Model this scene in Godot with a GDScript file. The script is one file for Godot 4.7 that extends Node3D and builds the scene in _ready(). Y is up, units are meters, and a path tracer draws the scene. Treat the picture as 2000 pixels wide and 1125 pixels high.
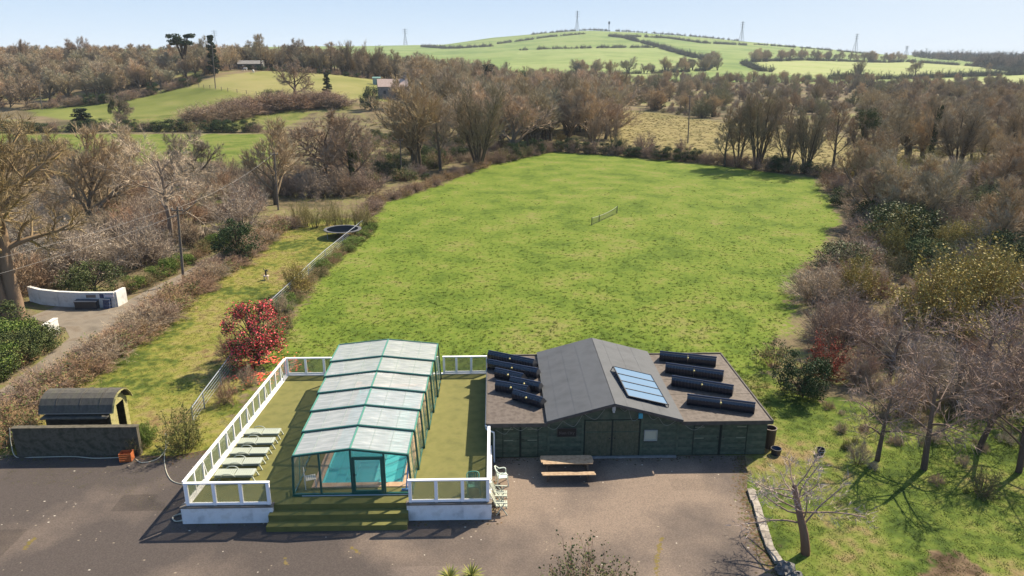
extends Node3D
# A drone view over a pool terrace, a low green barn, a big pasture, hedges and bare spring woods.

const UP := Vector3.UP
var rng := RandomNumberGenerator.new()
var taken := {}
var mats := {}
var kit := {}

class Geo:
	var v := PackedVector3Array()
	var n := PackedVector3Array()
	var c := PackedColorArray()
	var uv := PackedVector2Array()
	var ix := PackedInt32Array()
	func quad(a: Vector3, b: Vector3, d: Vector3, e: Vector3, col := Color.WHITE) -> void:
		var k := v.size()
		var nn := (d - a).cross(b - a).normalized()
		v.push_back(a); v.push_back(b); v.push_back(d); v.push_back(e)
		n.push_back(nn); n.push_back(nn); n.push_back(nn); n.push_back(nn)
		c.push_back(col); c.push_back(col); c.push_back(col); c.push_back(col)
		ix.push_back(k); ix.push_back(k + 1); ix.push_back(k + 2); ix.push_back(k); ix.push_back(k + 2); ix.push_back(k + 3)
	func tri(a: Vector3, b: Vector3, d: Vector3, col := Color.WHITE) -> void:
		var k := v.size()
		var nn := (d - a).cross(b - a).normalized()
		v.push_back(a); v.push_back(b); v.push_back(d)
		n.push_back(nn); n.push_back(nn); n.push_back(nn)
		c.push_back(col); c.push_back(col); c.push_back(col)
		ix.push_back(k); ix.push_back(k + 1); ix.push_back(k + 2)
	func box(at: Vector3, size: Vector3, bs := Basis.IDENTITY, col := Color.WHITE) -> Geo:
		var h := size * 0.5
		var ax := [bs.x * h.x, bs.y * h.y, bs.z * h.z]
		for k in 3:
			var p: Vector3 = ax[k]
			var t1: Vector3 = ax[(k + 1) % 3]
			var t2: Vector3 = ax[(k + 2) % 3]
			quad(at + p - t1 - t2, at + p - t1 + t2, at + p + t1 + t2, at + p + t1 - t2, col)
			quad(at - p - t1 - t2, at - p + t1 - t2, at - p + t1 + t2, at - p - t1 + t2, col)
		return self
	func span(lo: Vector3, hi: Vector3, col := Color.WHITE) -> Geo:
		return box((lo + hi) * 0.5, (hi - lo).abs(), Basis.IDENTITY, col)
	# a straight bar of rectangular section from a to b (w across, h along up)
	func bar(a: Vector3, b: Vector3, w: float, h: float, up := Vector3.UP, col := Color.WHITE) -> Geo:
		var z := (b - a).normalized()
		var x := up.cross(z)
		if x.length() < 0.01:
			x = Vector3.RIGHT
		x = x.normalized()
		return box((a + b) * 0.5, Vector3(w, h, a.distance_to(b)), Basis(x, z.cross(x), z), col)
	func tube(pts: PackedVector3Array, rad: PackedFloat32Array, sides: int, c0: Color, c1: Color, cap := false) -> Geo:
		var m := pts.size()
		var k0 := v.size()
		var ref := Vector3(0.31, 0.12, 0.94)
		for k in m:
			var d: Vector3 = (pts[mini(k + 1, m - 1)] - pts[maxi(k - 1, 0)]).normalized()
			var x := ref.cross(d)
			if x.length_squared() < 0.02:
				x = Vector3(0.94, 0.1, -0.31).cross(d)
			x = x.normalized()
			var y := d.cross(x)
			var col := c0.lerp(c1, float(k) / maxf(1.0, m - 1))
			for s in sides:
				var a := TAU * s / sides
				var o := x * cos(a) + y * sin(a)
				v.push_back(pts[k] + o * rad[k]); n.push_back(o); c.push_back(col)
		for k in m - 1:
			for s in sides:
				var a := k0 + k * sides + s
				var b := k0 + k * sides + (s + 1) % sides
				ix.push_back(a); ix.push_back(a + sides); ix.push_back(b)
				ix.push_back(b); ix.push_back(a + sides); ix.push_back(b + sides)
		if cap:
			for e in [0, m - 1]:
				var kc := v.size()
				var dd: Vector3 = (pts[1] - pts[0]).normalized() * (-1.0 if e == 0 else 1.0)
				v.push_back(pts[e]); n.push_back(dd); c.push_back(c0 if e == 0 else c1)
				for s in sides:
					v.push_back(v[k0 + e * sides + s]); n.push_back(dd); c.push_back(c0 if e == 0 else c1)
				for s in sides:
					var a := kc + 1 + s
					var b := kc + 1 + (s + 1) % sides
					ix.push_back(kc)
					ix.push_back(a if e == 0 else b); ix.push_back(b if e == 0 else a)
		return self
	func rod(a: Vector3, b: Vector3, r: float, sides := 8, col := Color.WHITE, r2 := -1.0) -> Geo:
		return tube(PackedVector3Array([a, b]), PackedFloat32Array([r, r if r2 < 0.0 else r2]), sides, col, col, true)
	func hose(pts: Array, r: float, sides := 6, col := Color.WHITE) -> Geo:
		var cu := Curve3D.new()
		for k in pts.size():
			var t: Vector3 = (pts[mini(k + 1, pts.size() - 1)] - pts[maxi(k - 1, 0)]) / 6.0
			cu.add_point(pts[k], -t, t)
		var out := PackedVector3Array()
		var m := pts.size() * 5
		for k in m + 1:
			out.push_back(cu.samplef(float(k) / m * (pts.size() - 1)))
		var rr := PackedFloat32Array(); rr.resize(m + 1); rr.fill(r)
		return tube(out, rr, sides, col, col, true)
	func quad_sheet(p: Array) -> Geo:
		for k in range(1, p.size() - 1):
			tri(p[0], p[k], p[k + 1])
		return self
	func mesh() -> ArrayMesh:
		var a := []
		a.resize(Mesh.ARRAY_MAX)
		a[Mesh.ARRAY_VERTEX] = v; a[Mesh.ARRAY_NORMAL] = n; a[Mesh.ARRAY_COLOR] = c; a[Mesh.ARRAY_INDEX] = ix
		if uv.size() == v.size():
			a[Mesh.ARRAY_TEX_UV] = uv
		var m := ArrayMesh.new()
		m.add_surface_from_arrays(Mesh.PRIMITIVE_TRIANGLES, a)
		return m

# ---------------------------------------------------------------- scene tree helpers
func numbered(called: String) -> String:
	var k: int = taken.get(called, 0)
	taken[called] = k + 1
	return called if k == 0 else "%s_%03d" % [called, k]

func thing(called: String, label: String, category: String, at := Vector3.ZERO, turn := 0.0, group := "") -> Node3D:
	var o := Node3D.new()
	o.name = numbered(called)
	add_child(o)
	o.position = at
	o.rotation.y = turn
	o.set_meta("label", label)
	o.set_meta("category", category)
	if group != "":
		o.set_meta("group", group)
	return o

func part(parent: Node, called: String, g, m: Material, label := "") -> MeshInstance3D:
	var o := MeshInstance3D.new()
	o.name = called
	o.mesh = g.mesh() if g is Geo else g
	o.material_override = m
	parent.add_child(o, true)
	if label != "":
		o.set_meta("label", label)
	return o

func struct(called: String, g, m: Material) -> MeshInstance3D:
	var o := part(self, numbered(called), g, m)
	o.set_meta("kind", "structure")
	return o

func copy(o: Node3D, at: Vector3, turn: float, label: String) -> Node3D:
	var r: Node3D = o.duplicate()
	r.name = numbered(String(o.name))
	add_child(r)
	r.position = at
	r.rotation.y = turn
	r.set_meta("label", label)
	return r

# ---------------------------------------------------------------- materials
func lin(r: float, g: float, b: float) -> Color:
	return Color(r, g, b).linear_to_srgb()

func plain(key: String, col: Color, rough := 0.8, metal := 0.0) -> StandardMaterial3D:
	if mats.has(key):
		return mats[key]
	var m := StandardMaterial3D.new()
	m.albedo_color = col
	m.roughness = rough
	m.metallic = metal
	m.cull_mode = BaseMaterial3D.CULL_DISABLED
	mats[key] = m
	return m

# noise between a row of colours (linear values), as a seamless tile
func tile(sd: int, freq: float, stops: Array, size := 256, octaves := 4, ntype := FastNoiseLite.TYPE_SIMPLEX_SMOOTH) -> ImageTexture:
	var nz := FastNoiseLite.new()
	nz.seed = sd
	nz.noise_type = ntype
	nz.frequency = freq
	nz.fractal_octaves = octaves
	var im := nz.get_seamless_image(size, size, false, false, 0.1, true)
	im.convert(Image.FORMAT_L8)
	var d := im.get_data()
	var lut := PackedByteArray()
	for k in 256:
		var t := k / 255.0 * (stops.size() - 1)
		var i := mini(int(t), stops.size() - 2)
		var cc: Color = (stops[i] as Color).lerp(stops[i + 1], t - i).linear_to_srgb()
		lut.push_back(int(clampf(cc.r, 0, 1) * 255)); lut.push_back(int(clampf(cc.g, 0, 1) * 255)); lut.push_back(int(clampf(cc.b, 0, 1) * 255))
	var out := PackedByteArray()
	out.resize(size * size * 3)
	for k in d.size():
		var q := d[k] * 3
		out[k * 3] = lut[q]; out[k * 3 + 1] = lut[q + 1]; out[k * 3 + 2] = lut[q + 2]
	var im2 := Image.create_from_data(size, size, false, Image.FORMAT_RGB8, out)
	return ImageTexture.create_from_image(im2)

# a surface with a coarse colour pattern and a fine one multiplied over it
func rough_mat(key: String, sd: int, stops: Array, metres: float, fine_lo := 0.72, fine_metres := 0.9, rough := 0.9, relief := 0.0, freq := 0.012) -> StandardMaterial3D:
	if mats.has(key):
		return mats[key]
	var m := StandardMaterial3D.new()
	m.albedo_texture = tile(sd, freq, stops, 256, 5)
	m.uv1_triplanar = true
	m.uv1_world_triplanar = true
	m.uv1_scale = Vector3.ONE / metres
	m.roughness = rough
	m.cull_mode = BaseMaterial3D.CULL_DISABLED
	m.detail_enabled = true
	m.detail_blend_mode = BaseMaterial3D.BLEND_MODE_MUL
	m.detail_uv_layer = BaseMaterial3D.DETAIL_UV_2
	m.detail_albedo = tile(sd + 7, 0.09, [Color(fine_lo, fine_lo, fine_lo), Color(1, 1, 1)], 256, 3)
	m.uv2_triplanar = true
	m.uv2_world_triplanar = true
	m.uv2_scale = Vector3.ONE / fine_metres
	if relief > 0.0:
		m.normal_enabled = true
		var nz := FastNoiseLite.new()
		nz.seed = sd + 3
		nz.frequency = 0.05
		var im := nz.get_seamless_image(256, 256, false, false, 0.1, true)
		im.bump_map_to_normal_map(relief)
		m.normal_texture = ImageTexture.create_from_image(im)
	mats[key] = m
	return m

func veg(key: String, light_through := 0.0, rough := 0.85) -> StandardMaterial3D:
	if mats.has(key):
		return mats[key]
	var m := StandardMaterial3D.new()
	m.vertex_color_use_as_albedo = true
	m.roughness = rough
	m.metallic_specular = 0.25
	m.cull_mode = BaseMaterial3D.CULL_DISABLED
	if light_through > 0.0:
		m.backlight_enabled = true
		m.backlight = Color(light_through, light_through, light_through)
	mats[key] = m
	return m

func glass(key: String, col: Color, alpha: float, rough := 0.03) -> StandardMaterial3D:
	if mats.has(key):
		return mats[key]
	var m := StandardMaterial3D.new()
	m.albedo_color = Color(col.r, col.g, col.b, alpha)
	m.transparency = BaseMaterial3D.TRANSPARENCY_ALPHA
	m.roughness = rough
	m.cull_mode = BaseMaterial3D.CULL_DISABLED
	mats[key] = m
	return m

func rv() -> Vector3:
	return Vector3(rng.randf_range(-1, 1), rng.randf_range(-1, 1), rng.randf_range(-1, 1))

# ---------------------------------------------------------------- the lie of the land
func ramp(u: float, xs: Array, ys: Array) -> float:
	if u <= xs[0]:
		return ys[0]
	for k in range(1, xs.size()):
		if u <= xs[k]:
			return lerpf(ys[k - 1], ys[k], (u - xs[k - 1]) / (xs[k] - xs[k - 1]))
	return ys[-1]

const RIDGE_U := [-.64, -.375, -.175, -.062, -.002, .065, .125, .191, .258, .325, .398, .478, .518, .69]
const RIDGE_H := [26., 31., 40., 49., 68., 82., 88., 83., 74., 63., 51., 38., 31., 24.]

func land(x: float, d: float) -> float:
	if d < 100.0:
		return 0.0
	var u := x / d
	var a := ramp(u, [-.32, -.21, -.05, .05], [14.6, 12.3, 5., 0.])
	var d0 := ramp(u, [-.63, -.36], [235., 215.])
	var d1 := ramp(u, [-.63, -.36], [430., 345.])
	var t := clampf((d - d0) / (d1 - d0), 0, 1)
	t = t * t * (3 - 2 * t)
	var t2 := pow(clampf((d - 400) / 1500, 0, 1), 1.5)
	return a * t + ramp(u, RIDGE_U, RIDGE_H) * t2 * maxf(0, 1 - maxf(0, d - 1900) / 4000)

func on(x: float, d: float, lift := 0.0) -> Vector3:
	return Vector3(x, land(x, d) + lift, -d)

func set_air() -> void:
	var cam := Camera3D.new()
	cam.name = "camera"
	cam.fov = 43.0
	cam.near = 0.5
	cam.far = 9000.0
	cam.position = Vector3(0, 19, 0)
	cam.rotation_degrees = Vector3(-17.363, -1.417, 0)
	add_child(cam)
	cam.current = true
	var sun := DirectionalLight3D.new()
	sun.name = "sun"
	sun.light_energy = 1.6
	sun.light_color = Color(1.0, 0.94, 0.84)
	sun.light_angular_distance = 0.5
	sun.shadow_enabled = true
	add_child(sun)
	sun.look_at_from_position(Vector3.ZERO, Vector3(-0.78, -1.0, 0.70), UP)
	var sm := ProceduralSkyMaterial.new()
	sm.sky_top_color = Color(0.42, 0.62, 0.86)
	sm.sky_horizon_color = Color(0.84, 0.91, 0.96)
	sm.sky_curve = 0.12
	sm.ground_bottom_color = Color(0.25, 0.25, 0.2)
	sm.ground_horizon_color = Color(0.6, 0.65, 0.65)
	sm.sun_angle_max = 70.0
	sm.sun_curve = 0.5
	var sky := Sky.new()
	sky.sky_material = sm
	var env := Environment.new()
	env.background_mode = Environment.BG_SKY
	env.sky = sky
	env.background_energy_multiplier = 0.5
	env.tonemap_mode = Environment.TONE_MAPPER_LINEAR
	env.tonemap_exposure = 2.25
	env.ssao_enabled = true
	env.ssil_enabled = true
	env.sdfgi_enabled = true
	env.fog_enabled = true
	env.fog_density = 0.0001
	env.fog_light_color = Color(0.88, 0.92, 0.97)
	var we := WorldEnvironment.new()
	we.name = "air"
	we.environment = env
	add_child(we)

# ---------------------------------------------------------------- ground
func v2s(a: Array) -> PackedVector2Array:
	var out := PackedVector2Array()
	for k in range(0, a.size(), 2):
		out.push_back(Vector2(a[k], a[k + 1]))
	return out

# zones of ground cover as plan outlines (x, distance)
func zones() -> Array:
	return [
		[6, v2s([-400, 205, -58, 200, -44, 157, -34, 112, -48, 70, -110, 60, -400, 60])],
		[7, v2s([-260, 208, -165, 272, -135, 281, -125, 296, -113, 302, -104, 287, -70, 268, -60, 250, -62, 212, -135, 207])],
		[8, v2s([-124, 293, -114, 304, -104, 326, -98, 362, -60, 362, -45, 330, -40, 275, -60, 275, -78, 272, -105, 287])],
		[4, v2s([26, 170, 45, 303, 62, 268, 73, 232, 87, 196, 95, 160, 77, 140, 63, 131, 44, 144, 30, 156])],
		[1, v2s([-13, 34, -15, 45, -16, 62, -15, 88, -16, 99, -8.5, 116, -0.4, 140, 12, 159, 25, 152, 41.5, 137, 54, 121, 47, 100, 42, 86, 32, 71, 26, 59, 21, 50, 17, 42, 15.5, 36, 12, 33])],
		[2, v2s([-27, 31, -26.5, 45, -26, 60, -25.5, 70, -25, 90, -14, 90, -15, 80, -16.5, 60, -15.5, 45, -14, 33, -13, 26, -18, 30])],
		[5, v2s([10.9, 8, 11, 29, 12.4, 32.4, 13.6, 42, 17, 42, 19, 37.5, 24, 36.5, 34, 35.5, 40, 31, 40, 8])],
		[3, v2s([16.5, 22.2, 18.5, 23.6, 22, 23.8, 26, 24.5, 40, 25, 40, 5, 15, 5])],
	]

func far_zones() -> Array:
	return [
		[9, v2s([-1400, 640, 0, 560, 1600, 640, 1600, 2400, -1400, 2400])],
		[6, v2s([-700, 205, -130, 205, -130, 40, -700, 40])],
		[9, v2s([-60, 1500, 8, 1400, 150, 1240, 275, 1308, 286, 1352, 275, 1610, 213, 1732, 84, 1634])],
		[10, v2s([44, 1247, 151, 1224, 275, 1300, 279, 980, 200, 720, 60, 560, 0, 700])],
		[9, v2s([256, 1650, 276, 1610, 287, 1352, 279, 1084, 343, 1010, 470, 1152, 615, 1233, 870, 1772, 554, 1665])],
		[11, v2s([307, 940, 343, 1010, 470, 1152, 615, 1233, 736, 1338, 727, 1128, 602, 853, 568, 801, 360, 662, 285, 640, 275, 779])],
		[11, v2s([300, 590, 360, 650, 568, 790, 900, 950, 900, 700, 500, 560])],
		[7, v2s([-165, 262, -165, 272, -135, 281, -125, 296, -113, 302, -104, 287, -70, 268, -60, 240, -135, 240])],
		[8, v2s([-124, 293, -114, 304, -104, 326, -98, 362, -60, 362, -45, 330, -40, 275, -60, 275, -78, 272, -105, 287])],
		[4, v2s([32, 200, 45, 303, 62, 268, 73, 232, 87, 196])],
	]

func palette(k: int) -> Array:
	match k:
		1: return [Color(.072, .110, .018), Color(.101, .146, .023), Color(.120, .163, .027), Color(.138, .170, .034), Color(.170, .172, .055)]
		2: return [Color(.055, .080, .018), Color(.135, .150, .032), Color(.190, .180, .045), Color(.215, .185, .07), Color(.16, .11, .055)]
		3: return [Color(.065, .045, .030), Color(.12, .085, .055), Color(.175, .125, .08), Color(.22, .165, .11), Color(.10, .10, .035)]
		4: return [Color(.12, .11, .045), Color(.17, .145, .06), Color(.21, .175, .08), Color(.23, .19, .09), Color(.15, .145, .05)]
		5: return [Color(.045, .070, .016), Color(.080, .115, .022), Color(.115, .145, .030), Color(.155, .160, .048), Color(.20, .15, .075)]
		6: return [Color(.07, .10, .02), Color(.10, .135, .026), Color(.125, .155, .033), Color(.15, .165, .045), Color(.14, .14, .045)]
		7: return [Color(.085, .105, .028), Color(.115, .135, .036), Color(.14, .155, .045), Color(.165, .165, .055), Color(.18, .165, .07)]
		8: return [Color(.13, .14, .045), Color(.17, .17, .06), Color(.20, .19, .075), Color(.22, .20, .085), Color(.15, .16, .05)]
		9: return [Color(.10, .15, .05), Color(.125, .18, .055), Color(.15, .20, .065), Color(.17, .21, .08), Color(.16, .2, .07)]
		10: return [Color(.13, .17, .06), Color(.15, .20, .065), Color(.175, .22, .08), Color(.2, .235, .095), Color(.18, .21, .08)]
		11: return [Color(.19, .22, .08), Color(.215, .25, .095), Color(.235, .265, .11), Color(.25, .27, .12), Color(.22, .24, .1)]
	return [Color(.06, .055, .03), Color(.11, .09, .055), Color(.16, .125, .08), Color(.13, .14, .045), Color(.21, .165, .105)]

func paint(zone_list: Array, w: int, h: int, x0: float, d0: float, sx: float, sd: float, jitter: int, coarse_f: float, fine_f: float) -> ImageTexture:
	var zone := PackedByteArray()
	zone.resize(w * h)
	for zz in zone_list:
		var poly: PackedVector2Array = zz[1]
		for r in h:
			var d := d0 + (r + 0.5) * sd
			var xs := []
			for k in poly.size():
				var a := poly[k]
				var b := poly[(k + 1) % poly.size()]
				if (a.y > d) != (b.y > d):
					xs.append(a.x + (d - a.y) / (b.y - a.y) * (b.x - a.x))
			xs.sort()
			for k in range(0, xs.size() - 1, 2):
				var i0 := clampi(int((xs[k] - x0) / sx), 0, w)
				var i1 := clampi(int((xs[k + 1] - x0) / sx), 0, w)
				for i in range(r * w + i0, r * w + i1):
					zone[i] = zz[0]
	var lut := PackedByteArray()
	for z in 12:
		var st := palette(z)
		for k in 256:
			var t := k / 255.0 * 4.0
			var i := mini(int(t), 3)
			var cc: Color = (st[i] as Color).lerp(st[i + 1], t - i).linear_to_srgb()
			lut.push_back(int(cc.r * 255)); lut.push_back(int(cc.g * 255)); lut.push_back(int(cc.b * 255))
	var nz := FastNoiseLite.new()
	nz.fractal_octaves = 5
	nz.seed = 5
	nz.frequency = coarse_f
	var na := nz.get_image(w, h, false, false, true)
	na.convert(Image.FORMAT_L8)
	var ca := na.get_data()
	nz.seed = 9
	nz.frequency = fine_f
	nz.fractal_octaves = 3
	nz.fractal_gain = 0.75
	var nb := nz.get_image(w, h, false, false, true)
	nb.convert(Image.FORMAT_L8)
	var cb := nb.get_data()
	var out := PackedByteArray()
	out.resize(w * h * 3)
	for k in w * h:
		var j := k + (((cb[k] - 128) * jitter) >> 7) + w * (((ca[k] - 128) * jitter) >> 6)
		if j < 0 or j >= w * h:
			j = k
		var mow := 0
		if zone[j] == 1:
			var mx := (k % w) * sx + x0 - 16.0
			var md := (k / w) * sd + d0 - 92.0
			mow = int(15.0 * sin(sqrt(mx * mx * 3.2 + md * md) * 1.15 + ca[k] * 0.02))
		var q := (zone[j] * 256 + clampi(118 + mow + (((ca[k] - 128) * 170 + (cb[k] - 128) * 130) >> 7), 0, 255)) * 3
		out[k * 3] = lut[q]; out[k * 3 + 1] = lut[q + 1]; out[k * 3 + 2] = lut[q + 2]
	return ImageTexture.create_from_image(Image.create_from_data(w, h, false, Image.FORMAT_RGB8, out))

func make_ground() -> void:
	var near_tex := paint(zones(), 1536, 1536, -130.0, -10.0, 260.0 / 1536, 260.0 / 1536, 7, 0.022, 0.16)
	var far_tex := paint(far_zones(), 1024, 1024, -1400.0, -60.0, 3000.0 / 1024, 2460.0 / 1024, 2, 0.02, 0.1)
	var ds := []
	var d := -60.0
	while d < 250.0:
		ds.append(d)
		d += 2.5
	d = 250.0
	while d < 6500.0:
		ds.append(d)
		d *= 1.028
	var nc := 150
	var v := PackedVector3Array()
	var xs := []
	for r in ds.size():
		var row := []
		for k in nc + 1:
			var s := (float(k) / nc * 2.0 - 1.0)
			var x: float = s * (130.0 if ds[r] <= 250.0 else 130.0 + (ds[r] - 250.0) * 0.85)
			row.append(x)
			v.push_back(Vector3(x, land(x, maxf(ds[r], 0.0)), -ds[r]))
		xs.append(row)
	var m := ArrayMesh.new()
	for far in 2:
		var g := Geo.new()
		var near_rows := 0
		for r in ds.size():
			if ds[r] <= 250.0:
				near_rows = r
		var r0 := 0 if far == 0 else near_rows
		var r1 := near_rows if far == 0 else ds.size() - 1
		for r in range(r0, r1 + 1):
			for k in nc + 1:
				var p: Vector3 = v[r * (nc + 1) + k]
				g.v.push_back(p)
				var e := 2.0
				var q := maxf(-p.z, 0.0)
				g.n.push_back(Vector3(land(p.x - e, q) - land(p.x + e, q), 2 * e, land(p.x, q + e) - land(p.x, q - e)).normalized())
				g.c.push_back(Color.WHITE)
				g.uv.push_back(Vector2((p.x + 130.0) / 260.0, (-p.z + 10.0) / 260.0) if far == 0 else Vector2((p.x + 1400.0) / 3000.0, (-p.z + 60.0) / 2460.0))
		var w := nc + 1
		for r in r1 - r0:
			for k in nc:
				var a := r * w + k
				g.ix.append_array(PackedInt32Array([a, a + w, a + 1, a + 1, a + w, a + w + 1]))
		if far == 1:
			# the outer flanks, out of the picture at the sides
			for s in [-1.0, 1.0]:
				var kk := g.v.size()
				for r in ds.size():
					var e0: float = 130.0 if ds[r] <= 250.0 else 130.0 + (ds[r] - 250.0) * 0.85
					for o in [e0, e0 * 1.25 + 20.0, e0 * 1.6 + 80.0, e0 * 2.0 + 400.0]:
						var p := Vector3(s * o, land(s * o, maxf(ds[r], 0.0)), -ds[r])
						g.v.push_back(p); g.n.push_back(UP); g.c.push_back(Color.WHITE)
						g.uv.push_back(Vector2((p.x + 1400.0) / 3000.0, (-p.z + 60.0) / 2460.0))
				for r in ds.size() - 1:
					for k in 3:
						var a := kk + r * 4 + k
						if s > 0:
							g.ix.append_array(PackedInt32Array([a, a + 4, a + 1, a + 1, a + 4, a + 5]))
						else:
							g.ix.append_array(PackedInt32Array([a, a + 1, a + 4, a + 1, a + 5, a + 4]))
		var arr := []
		arr.resize(Mesh.ARRAY_MAX)
		arr[Mesh.ARRAY_VERTEX] = g.v; arr[Mesh.ARRAY_NORMAL] = g.n; arr[Mesh.ARRAY_TEX_UV] = g.uv; arr[Mesh.ARRAY_INDEX] = g.ix
		m.add_surface_from_arrays(Mesh.PRIMITIVE_TRIANGLES, arr)
		var sm := StandardMaterial3D.new()
		sm.albedo_texture = near_tex if far == 0 else far_tex
		sm.texture_repeat = true
		sm.roughness = 0.95
		sm.metallic_specular = 0.15
		sm.cull_mode = BaseMaterial3D.CULL_DISABLED
		if far == 0:
			sm.detail_enabled = true
			sm.detail_blend_mode = BaseMaterial3D.BLEND_MODE_MUL
			sm.detail_uv_layer = BaseMaterial3D.DETAIL_UV_2
			sm.detail_albedo = tile(31, 0.06, [Color(.55, .55, .5), Color(.95, .95, .95), Color(1, 1, 1)], 256, 4)
			sm.uv2_triplanar = true
			sm.uv2_world_triplanar = true
			sm.uv2_scale = Vector3.ONE / 3.1
		m.surface_set_material(far, sm)
	var o := MeshInstance3D.new()
	o.name = "ground"
	o.mesh = m
	add_child(o)
	o.set_meta("kind", "structure")

func sheet(outline: PackedVector2Array, y: float) -> Geo:
	# outline in x, z; draped flat
	var g := Geo.new()
	var t := Geometry2D.triangulate_polygon(outline)
	for p in outline:
		g.v.push_back(Vector3(p.x, y, p.y)); g.n.push_back(UP); g.c.push_back(Color.WHITE)
	g.ix = PackedInt32Array(t)
	return g

func make_yard() -> void:
	var o := v2s([-42, 12, -42, -29, -30, -31.5, -25.2, -33.2, -17.6, -33.0, -16.2, -32.9, -14.9, -33.4, -13.6, -34.0, -13.2, -33.6, -13.3, -27.3, -0.3, -27.3, -0.5, -32.3, 12.5, -32.25, 12.1, -30.6, 11.55, -29.1, 11.36, -27.7, 11.1, -26.4, 10.9, -25.0, 10.92, -23.6, 11.3, -20, 11.8, -8, 12, 12])
	var g := sheet(o, 0.014)
	for p in o:
		g.uv.push_back(Vector2((p.x + 42.0) / 56.0, (p.y + 34.0) / 47.0))
	# worn tarmac: darker, bitumen-rich on the left, bleached and sandy towards the barn; moss in the cracks
	var w := 1344
	var h := 1128
	var nz := FastNoiseLite.new()
	nz.seed = 77
	nz.fractal_octaves = 5
	nz.frequency = 0.006
	var a := nz.get_image(w, h, false, false, true); a.convert(Image.FORMAT_L8)
	nz.seed = 78
	nz.frequency = 0.8
	nz.fractal_octaves = 1
	var b := nz.get_image(w, h, false, false, true); b.convert(Image.FORMAT_L8)
	var da := a.get_data()
	var db := b.get_data()
	var out := PackedByteArray()
	out.resize(w * h * 3)
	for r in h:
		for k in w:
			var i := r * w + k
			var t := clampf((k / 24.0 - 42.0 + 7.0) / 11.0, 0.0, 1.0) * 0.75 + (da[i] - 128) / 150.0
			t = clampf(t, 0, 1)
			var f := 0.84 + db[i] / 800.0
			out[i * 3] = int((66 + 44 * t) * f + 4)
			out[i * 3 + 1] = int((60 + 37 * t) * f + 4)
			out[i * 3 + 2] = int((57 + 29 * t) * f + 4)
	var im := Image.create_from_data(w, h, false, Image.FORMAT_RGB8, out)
	rng.seed = 41
	# older patch repairs and wheel-worn bands
	for pr in [[-17.0, -29.5, 2.6, 1.3, 0.86], [-5.0, -24.2, 4.2, 0.9, 1.1], [-22.0, -27.0, 2.2, 2.0, 0.88], [8.2, -30.2, 2.4, 1.0, 0.95]]:
		for yy in int(pr[3] * 24):
			for xx in int(pr[2] * 24):
				var ex := minf(minf(xx, pr[2] * 24 - xx), minf(yy, pr[3] * 24 - yy))
				var px := int((pr[0] + 42) * 24) + xx
				var py := int((pr[1] + 34) * 24) + yy
				if ex + (da[py * w + px] - 128) * 0.5 + rng.randf() * 7.0 < 9.0:
					continue
				var cc := im.get_pixel(px, py)
				im.set_pixel(px, py, Color(cc.r * pr[4], cc.g * pr[4], cc.b * pr[4]))
	# soil, leaf crumbs and moss gathered along the edges
	for q in 9000:
		var k := rng.randi() % o.size()
		var p := o[k].lerp(o[(k + 1) % o.size()], rng.randf()) + Vector2(rng.randfn(), rng.randfn()) * 0.28
		if p.x < -26 or p.y > -20:
			continue
		var c := [Color(.30, .23, .16), Color(.22, .19, .12), Color(.27, .28, .13), Color(.38, .30, .22)][rng.randi() % 4] as Color
		im.fill_rect(Rect2i(int((p.x + 42) * 24), int((p.y + 34) * 24), rng.randi_range(1, 2), rng.randi_range(1, 2)), c)
	# moss-filled cracks
	for cr in [[-20.5, -24.6, 0.14, 3.4], [-19.2, -26.5, 0.05, 0.9], [6.8, -25.8, -0.25, 3.6], [-8.5, -24.9, 0.6, 0.5], [-6.0, -25.5, 1.2, 0.4]]:
		var x: float = cr[0]
		var z: float = cr[1]
		for s in int(cr[3] * 40):
			x += cr[2] * 0.025 + rng.randf_range(-0.02, 0.02)
			z += 0.025
			if rng.randf() < 0.5:
				var c := Color(.36, .33, .15).lerp(Color(.42, .36, .24), rng.randf())
				im.fill_rect(Rect2i(int((x + 42) * 24) + rng.randi_range(-1, 1), int((z + 34) * 24), rng.randi_range(1, 3), rng.randi_range(1, 3)), c)
	# fallen petals and lichen specks
	for s in 210:
		var x := rng.randf_range(-23, 11)
		var z := rng.randf_range(-33, -21)
		var c := Color(.85, .82, .76) if rng.randf() < 0.35 else Color(.6, .56, .48)
		im.fill_rect(Rect2i(int((x + 42) * 24), int((z + 34) * 24), 1 + int(rng.randf() < 0.3), 1), c)
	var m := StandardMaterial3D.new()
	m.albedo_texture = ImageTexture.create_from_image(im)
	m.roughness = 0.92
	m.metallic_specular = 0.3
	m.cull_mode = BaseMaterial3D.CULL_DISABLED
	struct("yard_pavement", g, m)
	var lane := sheet(v2s([-27.9, -36, -27.7, -42, -28.1, -46.7, -28.9, -55.1, -28.2, -59.0, -27.6, -63.4, -27.1, -70.4, -26.8, -90, -28.0, -90, -28.4, -71.7, -29.2, -65.0, -29.9, -61.1, -30.4, -57.3, -31.0, -56.4, -35.3, -56.9, -36, -54, -31.9, -51.7, -30.4, -49.6, -29.9, -44.1, -29.6, -36]), 0.014)
	struct("lane", lane, rough_mat("lane", 210, [Color(.09, .072, .052), Color(.15, .125, .095), Color(.19, .16, .122), Color(.13, .095, .062)], 7.0, 0.65, 0.8))

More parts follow.
